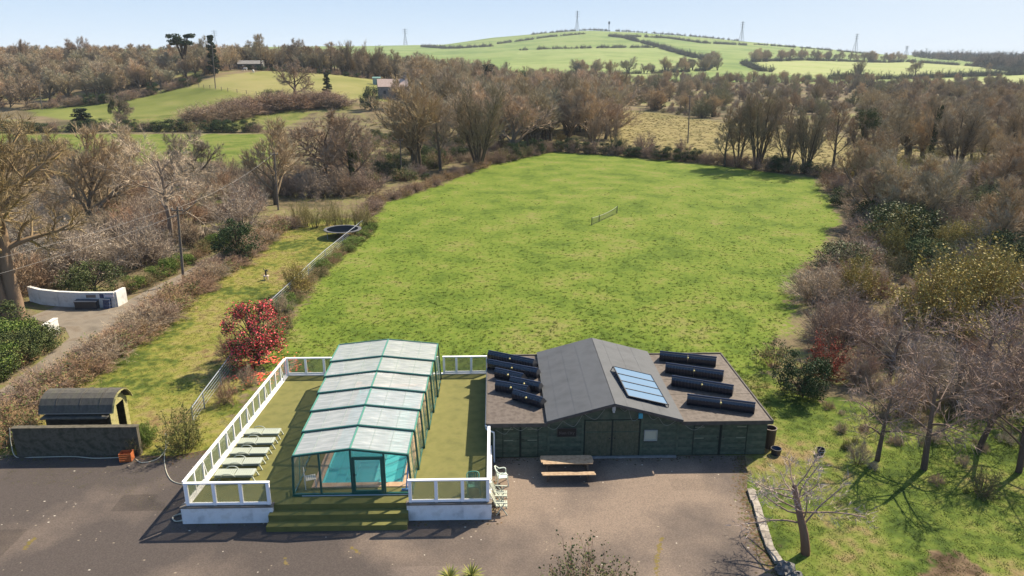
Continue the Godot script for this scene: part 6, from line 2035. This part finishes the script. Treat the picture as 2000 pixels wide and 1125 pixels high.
	var bushes := [
		["camellia", "flowering_bush", -15.4, 44.4, 4.4, 0.0, 1.0, "tall bush covered in red flowers beside the rail fence"],
		["brown0", "bare_bush", -17.3, 45.2, 2.9, 0.0, 0.8, "bare twiggy bush touching the red flowering bush"],
		["brown0", "bare_bush", -15.5, 38.8, 2.2, 1.0, 0.7, "rust brown bush at the foot of the rail fence"],
		["brown2", "bare_bush", -15.0, 41.0, 1.8, 1.0, 0.6, "straw brown bush between rust bush and red flowers"],
		["greenshrub", "green_shrub", -15.9, 33.5, 2.9, 0.0, 1.05, "leafy olive shrub standing at the tarmac's edge by hose"],
		["willow0", "weeping_shrub", -16.9, 60.0, 3.2, 0.0, 1.0, "olive umbrella-shaped shrub straddling the rail fence"],
		["brown2", "bare_bush", -16.6, 54.0, 2.2, 0.6, 0.9, "greenish brown bush beyond the red flowering bush"],
		["bramble1", "bare_bush", -15.4, 50.2, 1.5, 0.6, 0.9, "low brown bush at the pasture's edge behind red flowers"],
		["evergreen0", "ivy_bush", -25.4, 70.5, 4.3, 0.0, 1.0, "dark evergreen bush where the lane leaves sight"],
		["thorn0", "blossom_bush", -29.5, 84, 6.0, 0.0, 1.1, "pinkish blossoming bush behind the dark lane evergreen"],
		["thorn0", "blossom_bush", -37.8, 64.8, 6.2, 1.0, 1.2, "large greyish blossoming thicket over the white lane wall"],
		["thorn1", "thorn_bush", -33.8, 68.5, 5.8, 2.0, 1.1, "grey-brown thorn thicket beside the stout utility pole"],
		["brown0", "bare_bush", -36.5, 86, 7.0, 0.0, 0.8, "tall rusty brown bush under the pale-twigged tree"],
		["brown1", "bare_bush", -31.5, 92, 6.0, 0.0, 0.8, "dull brown bush between pale-twigged tree and second pole"],
		["evergreen1", "laurel_bush", -34.0, 60.2, 3.0, 0.0, 1.2, "dark laurel spilling over the white wall"],
		["ivy", "ivy_bank", -33.2, 47.2, 2.4, 0.0, 1.0, "bright green ivy mound behind the white gate pillar"],
		["evergreen1", "laurel_bush", -35.5, 49.5, 3.0, 0.0, 1.1, "dark bush at the foot of the giant lichened tree"],
		["photinia", "red_bush", 20.5, 41.2, 3.6, 0.0, 1.1, "dark red leaved bush beyond the barn's outer corner"],
		["evergreen0", "evergreen_bush", 18.1, 38.8, 2.9, 0.0, 1.0, "glossy dark evergreen at the foot of the red bush"],
		["bramble1", "bramble_bush", 17.9, 43.2, 2.2, 1.0, 0.9, "low bramble at the pasture's edge behind the red bush"],
		["brown1", "bare_bush", 23.6, 46.2, 5.2, 0.0, 0.9, "rounded pinkish brown bush behind the red bush"],
		["brown2", "bare_bush", 26.2, 55.5, 4.0, 0.0, 1.2, "grey-brown bush at the pasture's edge before the ivy hump"],
		["evergreen1", "ivy_hump", 32.8, 64.5, 3.2, 0.0, 1.4, "dark green ivy-smothered hump in the pasture-side scrub"],
		["evergreen1", "ivy_hump", 42.3, 73, 5.4, 0.0, 1.1, "large dark leafy mound below the crooked bare tree"],
		["willow0", "willow_bush", 31.5, 48.5, 7.0, 0.0, 1.15, "big olive-yellow budding willow nearest the garden"],
		["willow1", "willow_bush", 37, 51.5, 7.4, 1.0, 1.2, "big olive-yellow budding willow outermost of the clump"],
		["willow1", "willow_bush", 29.5, 56.0, 4.8, 2.0, 1.0, "lower olive-yellow willow behind the pinkish brown bush"],
		["brown1", "bare_bush", 28.8, 37.0, 4.8, 0.0, 0.9, "reddish bare thicket behind the outermost garden trees"],
		["brown0", "bare_bush", 23.0, 36.5, 3.8, 0.0, 0.8, "bare reddish thicket behind the tallest garden tree"],
		["brown2", "garden_shrub", 17.8, 31.3, 1.6, 0.0, 0.7, "small round twiggy shrub under the forked garden tree"],
		["pieris", "garden_shrub", 22.2, 28.5, 1.7, 0.0, 0.7, "low reddish twiggy shrub in the middle of the lawn"],
		["pieris", "leafy_bush", 3.25, 21.9, 2.7, 0.0, 1.05, "leafy reddish-green bush at the bottom edge of the yard"],
		["brown1", "hedge_bush", 31.5, 152.5, 5.8, 0.0, 0.9, "tall dark bush in the far hedge below the straw field"],
		["brown1", "hedge_bush", 38.0, 147.5, 5.0, 1.0, 0.7, "narrow dark bush in the far hedge nearest the pole"],
		["scrub1", "hedge_bush", 26.5, 156.0, 5.0, 2.0, 0.9, "olive bush in the far hedge beside the low many-stemmed trees"],
		["evergreen1", "dark_bush", -76, 262, 5.5, 0.0, 1.3, "dark evergreen clump in the hedge below the hill oak"],
	]
	for q in bushes:
		plant(q[0], q[1], q[7], B, q[2], q[3], q[4], q[5], q[6])
	petals()
	yucca()
	rng.seed = 17
	wood("garden_wood", "reddish brown bare trees crowding behind the garden trees", [22, 36.5, 34, 34, 42, 36, 44, 44, 30, 43, 24, 41], 22, ["fruit2", "fruit1"], 4.5, 7.0, 216)
	wood("garden_plants", "low twiggy plants and dead stalks dotted about the garden lawn", [16.5, 38, 17, 30, 19.5, 29, 26, 27.5, 30, 34, 24, 37], 40, ["brown2", "greenshrub", "brown0"], 0.4, 1.1, 214)
	# saplings behind the trampoline
	var sap := ["first sapling of the row behind the trampoline, by the lane hedge", "second sapling of the trampoline row", "third sapling of the trampoline row", "fourth sapling of the trampoline row", "fifth sapling of the trampoline row", "sixth sapling of the trampoline row", "seventh sapling of the trampoline row", "last sapling of the row behind trampoline, at pasture's edge"]
	for k in 8:
		plant("sapling", "sapling", sap[k], T, -23.6 + k * 1.22, 87.0 - (k % 3) * 0.8 - k * 0.25, 4.2 + 0.3 * sin(k * 2.0), k * 1.1, 1.0, "saplings behind the trampoline")
	# hedges
	hedge("thick brown twiggy hedge between the lane and the yellowish lawn", [-26.4, 36, -26.0, 43, -25.9, 52, -25.7, 62, -25.4, 72, -25.2, 80, -24.6, 87], 3.4, 1.85, ["bramble0", "brown0", "brown1", "bramble1", "brown0", "bramble0", "brown2"], 0.6, 71)
	hedge("low brown hedge along the pasture's lane-side edge", [-16.2, 90, -16.2, 99, -9.5, 115.5, -1.5, 138], 3.0, 1.9, ["bramble0", "brown1"], 1.2, 72)
	hedge("dark mixed hedge along the far end of the pasture", [-1.5, 138, 5, 148, 12, 160, 25, 153.5, 42, 139, 57, 121], 3.6, 3.0, ["brown1", "brown1", "bramble1", "evergreen0", "scrub0"], 1.3, 73)
	hedge("scrubby hedge down the pasture's shrub-side edge", [56, 112, 50.5, 98, 46.5, 87, 38, 73, 31.5, 63, 27, 56], 5.0, 2.8, ["brown1", "brown2", "brown0", "scrub0"], 1.5, 74)
	hedge("dark hedge at the bottom of the hill pasture", [-150, 205, -100, 209, -62, 205], 5.0, 3.2, ["brown1", "bramble1", "evergreen0"], 2.4, 75)
	hedge("pinkish brown overgrown hedge climbing to the hill oak", [-88, 226, -84, 240, -76, 252, -64, 262, -52, 262], 14.0, 6.4, ["brown0", "scrub0", "brown1"], 1.6, 76)
	hedge("ivy and bramble bank beside the lane bend", [-36, 39.5, -32.4, 41, -31.5, 45, -32.2, 48.5], 2.8, 2.0, ["ivy", "bramble1", "bramble0", "evergreen1", "ivy"], 0.3, 77, "bank_hedge")
	hedge("ivy hedge on the far side of the lane", [-31.0, 59.5, -30.4, 66, -29.8, 72, -29.4, 78], 1.8, 1.5, ["ivy", "bramble1", "bramble0"], 0.7, 78)
	hedge("weedy flower border along the rail fence", [-16.0, 47, -16.6, 56, -16.4, 64, -15.6, 72, -14.9, 80, -14.4, 86], 1.8, 0.9, ["bramble1", "ivy", "bramble0"], 0.7, 79, "border_hedge")
	hedge("bramble clump between the lane hedge and the shed", [-26.5, 35.5, -24.6, 34.6, -23.6, 34.0], 2.6, 1.9, ["bramble0", "bramble1", "ivy"], 0.6, 80)
	hedge("ivy creeping over the shed doorway and grey wall", [-18.6, 34.6, -18.2, 33.6, -17.8, 33.2], 1.0, 1.4, ["ivy", "bramble1"], 0.35, 81, "creeper_hedge")
	hedge("ivy sprawling along the shed's front shelf and wall top", [-22.0, 33.75, -20.2, 33.8, -19.0, 33.5], 0.5, 0.5, ["ivy"], 0.45, 84, "creeper_hedge")
	hedge("dark hedge of evergreens at the foot of the hill wood", [-165, 273, -135, 284, -116, 304], 5.0, 4.0, ["brown1", "evergreen0", "scrub0"], 2.2, 82)
	hedge("dark low hedge behind the horse pasture", [-112, 342, -90, 352, -60, 358], 4.0, 2.4, ["brown1", "evergreen0"], 2.4, 83)
	# hedgerows on the far hill
	var far_h := [
		["hedgerow crossing the upper part of the far hill", [8, 1537, 84, 1634, 126, 1682, 188, 1724, 213, 1732], 5.0],
		["straight hedgerow across the middle of the far hill", [44, 1247, 104, 1240, 151, 1224, 275, 1307], 5.0],
		["thick hedgerow slanting down the far hill", [213, 1732, 256, 1649, 276, 1610, 287, 1352, 279, 1084, 278, 981], 7.0],
		["hedgerow below the far hill's crest towards the pylon", [257, 1660, 388, 1707, 435, 1597, 554, 1665], 6.0],
		["hedgerow along the far hill's falling shoulder", [596, 1748, 743, 1791, 867, 1772], 5.0],
		["hedge along the far hill's skyline", [90, 1850, 212, 1890, 330, 1890, 470, 1880, 600, 1870], 5.0],
		["tall hedgerow above the pale far field", [343, 1010, 470, 1152, 615, 1233, 736, 1338, 727, 1128, 602, 853], 5.0],
		["short hedgerow beside the pale far field", [308, 940, 275, 779, 283, 764], 6.0],
		["hedgerow along the pale far field's lower edge", [285, 640, 360, 665, 568, 801], 6.0],
		["hedge line behind the ridge wood on the far hill", [-160, 1720, -60, 1500, 0, 1440], 6.0],
		["tall hedgerow of trees below the far hill's fields", [60, 640, 150, 690, 215, 760, 279, 960], 4.5],
	]
	var k2 := 0
	for q in far_h:
		rng.seed = 900 + k2
		var spots := []
		var cols := PackedColorArray()
		var pts: Array = q[1]
		for k in range(0, pts.size() - 2, 2):
			var a := Vector2(pts[k], pts[k + 1])
			var b := Vector2(pts[k + 2], pts[k + 3])
			var n := int(a.distance_to(b) / 3.2)
			for j in n:
				var p := a.lerp(b, (j + rng.randf()) / n)
				if sin(p.x * 0.071 + p.y * 0.043) > 0.93:
					continue
				var s: float = q[2] / 3.0 * rng.randf_range(0.45, 1.15)
				spots.append(Transform3D(Basis(UP, rng.randf() * TAU).scaled(Vector3(s * 0.8, s, s * 0.8)), on(p.x, p.y, -0.3)))
				var v := rng.randf_range(0.7, 1.2)
				cols.push_back(Color(v, v, v))
		if not kit["farbush"].has("joined"):
			kit["farbush"]["joined"] = (kit["farbush"].all as Geo).mesh()
		scatter("hedgerow", q[0], "hedge", kit["farbush"].joined, veg("twigs"), spots, cols)
		k2 += 1
	# woods that read as one mass
	wood("undergrowth", "brown scrub and brambles under the valley woods", [-12, 140, 10, 162, 26, 175, 36, 205, 46, 300, 64, 272, 92, 198, 78, 142, 100, 124, 140, 128, 300, 330, 400, 600, 100, 600, -30, 400, -36, 330, -26, 250], 1500, ["scrub0", "brown1", "scrub1", "brown2"], 1.2, 3.4, 220)
	wood("undergrowth", "brown scrub along the edge of the hill woods", [-330, 285, -168, 271, -136, 284, -120, 303, -110, 338, -60, 362, 10, 372, 10, 470, -330, 480], 700, ["scrub0", "brown1", "brown0"], 1.6, 4.0, 221)
	wood("hill_wood", "brown bare wood covering the hill behind the pasture", [-330, 290, -168, 275, -136, 288, -122, 306, -112, 338, -120, 352, -118, 440, -330, 470], 620, ["dome0", "dome1", "dome2", "ash1"], 8.0, 13.0, 201)
	wood("ridge_wood", "grey bare wood on the ridge behind the stable", [-122, 362, -60, 365, -28, 372, 10, 380, 10, 460, -122, 460], 230, ["ash0", "dome1", "ash1", "dome3"], 9.0, 14.0, 202)
	wood("valley_wood", "mixed bare wood between the pasture corner and the far hill", [-8, 142, 8, 160, 24, 175, 36, 205, 42, 250, 50, 320, 40, 400, -30, 400, -36, 330, -26, 250, -14, 180], 230, ["dome0", "dome2", "dome1", "dome3"], 10.0, 17.0, 203)
	wood("valley_wood", "dark bare thickets and trees filling the valley beyond straw field", [48, 305, 64, 272, 76, 236, 92, 198, 110, 230, 260, 330, 380, 560, 300, 620, 120, 600, 60, 480], 330, ["dome0", "scrub0", "dome3", "scrub1"], 5.0, 10.5, 204)
	wood("field_wood", "thin bare wood beside the outermost far-hedge trees", [96, 195, 78, 142, 72, 136, 96, 124, 130, 128, 240, 240, 260, 330, 115, 232], 240, ["dome3", "ash1", "dome0", "fan1"], 6.0, 11.5, 205)
	wood("garden_thicket", "tangled brown thicket beyond the willows", [48, 100, 46, 88, 38, 75, 33, 66, 34, 58, 42, 56, 60, 62, 95, 100, 100, 124, 70, 130, 56, 122], 330, ["brown1", "scrub0", "brown2", "scrub1", "thorn1", "willow1", "evergreen1", "brown0"], 1.8, 5.6, 206)
	wood("scrub_trees", "scattered bare trees standing up out of the brown thicket", [50, 104, 47, 90, 40, 70, 60, 62, 95, 96, 100, 122, 72, 128, 58, 120], 26, ["dome3", "dome0", "fan0", "dome1"], 6.0, 9.5, 215)
	wood("lane_thicket", "tangle of brown scrub between the lane and the far green field", [-31, 70, -30, 100, -24, 104, -18, 108, -18, 122, -34, 124, -60, 130, -92, 122, -80, 90, -52, 58, -40, 58], 420, ["brown0", "thorn1", "brown2", "thorn0", "brown1", "scrub0"], 1.8, 5.0, 207)
	wood("lane_wood", "bare brown trees crowded behind the lane thicket", [-46, 74, -44, 112, -60, 126, -90, 120, -74, 84, -58, 68], 20, ["dome0", "dome2", "oak1"], 6.0, 10.0, 210)
	wood("garden_thicket", "reddish brown brushwood behind the garden trees", [20.5, 42, 22, 38, 26, 36.6, 46, 35, 60, 55, 44, 62, 33, 62, 27, 56, 22.5, 48], 150, ["brown0", "brown1", "brown2", "thorn1"], 0.8, 3.0, 211)
	wood("corner_thicket", "brown undergrowth beneath the tall trees at pasture corner", [-20, 112, -12, 119, -3, 136, 8, 160, -4, 180, -30, 190, -36, 140, -24, 124], 180, ["brown1", "scrub0", "bramble1", "evergreen1"], 1.2, 3.2, 208)
	wood("hedge_wood", "hazy line of bare trees above the pale far field", [343, 1014, 470, 1158, 615, 1240, 736, 1346, 740, 1338, 615, 1228, 470, 1148, 345, 1004], 60, ["dome0", "dome2", "dome3"], 12.0, 20.0, 212)
	wood("hedge_wood", "hazy bare trees on the low hedges below the far hill", [60, 655, 150, 705, 215, 775, 276, 970, 285, 965, 225, 760, 160, 680, 66, 635], 46, ["dome0", "dome1", "dome3"], 9.0, 16.0, 213)
	wood("skyline_wood", "hazy grey wood on the far skyline", [870, 1330, 720, 1130, 620, 880, 660, 830, 1100, 1150, 1200, 1500, 960, 1800], 420, ["scrub0", "farbush"], 12.0, 24.0, 209, 0.7)

func petals() -> void:
	var m := Geo.new()
	m.quad(Vector3(-.05, 0, -.04), Vector3(-.04, .02, .05), Vector3(.05, .01, .04), Vector3(.04, 0.015, -.05))
	rng.seed = 23
	var spots := []
	var cols := PackedColorArray()
	for k in 520:
		var a := rng.randf() * TAU
		var r := 0.8 + absf(rng.randfn()) * 0.9
		spots.append(Transform3D(Basis(UP, rng.randf() * TAU).rotated(Vector3.RIGHT, rng.randf_range(-.4, .4)).scaled(Vector3.ONE * rng.randf_range(0.7, 1.6)), Vector3(-14.7 + cos(a) * r, 0.05 + rng.randf() * 0.05, -43.7 + sin(a) * r)))
		cols.push_back(Color(.66, .06, .06).lerp(Color(.75, .22, .12), rng.randf()))
	scatter("fallen_petals", "red petals fallen on the grass under the flowering bush", "petals", m.mesh(), veg("leaves", 0.35, 0.6), spots, cols)

func yucca() -> void:
	rng.seed = 5
	for q in [[-1.75, 22.9, "spiky yellow-green yucca, first of two at the bottom edge"], [-0.95, 23.0, "spiky yellow-green yucca nearer the leafy bush at bottom edge"]]:
		var t := thing("yucca", q[2], "plant", Vector3(q[0], 0, -q[1]), 0, "two yuccas at the bottom edge")
		part(t, "stem", Geo.new().rod(Vector3(0, 0, 0), Vector3(0.03, 0.5, 0), 0.08, 8), plain("yucca_stem", lin(.14, .10, .07), 0.9))
		for k in 70:
			var a := k * GOLD
			var e := lerpf(1.45, -0.1, sqrt(k / 70.0)) + rng.randf_range(-0.1, 0.1)
			var d := Vector3(cos(a) * cos(e), sin(e), sin(a) * cos(e))
			var s := Vector3(-sin(a), 0, cos(a)) * 0.022
			var p := Vector3(0, 0.5, 0)
			var l := rng.randf_range(0.45, 0.62)
			var m := p + d * l * 0.5 + UP * 0.02
			var e2 := p + d * l - UP * 0.05 * cos(e)
			var c := Color(.11, .15, .03).lerp(Color(.30, .27, .08), rng.randf())
			var g := Geo.new()
			g.quad(p - s * 0.7, m - s, m + s, p + s * 0.7, c)
			g.tri(m - s, e2, m + s, c)
			part(t, "leaf", g, veg("leaves", 0.35, 0.6))

func _ready() -> void:
	set_air()
	make_ground()
	make_yard()
	make_terrace()
	make_enclosure()
	make_barn()
	make_roof_things()
	make_far_buildings()
	print("buildings")
	make_furniture()
	make_yard_things()
	make_garden_things()
	make_poles()
	make_horses()
	print("things")
	make_vegetation()
	make_grass()
	print("done")
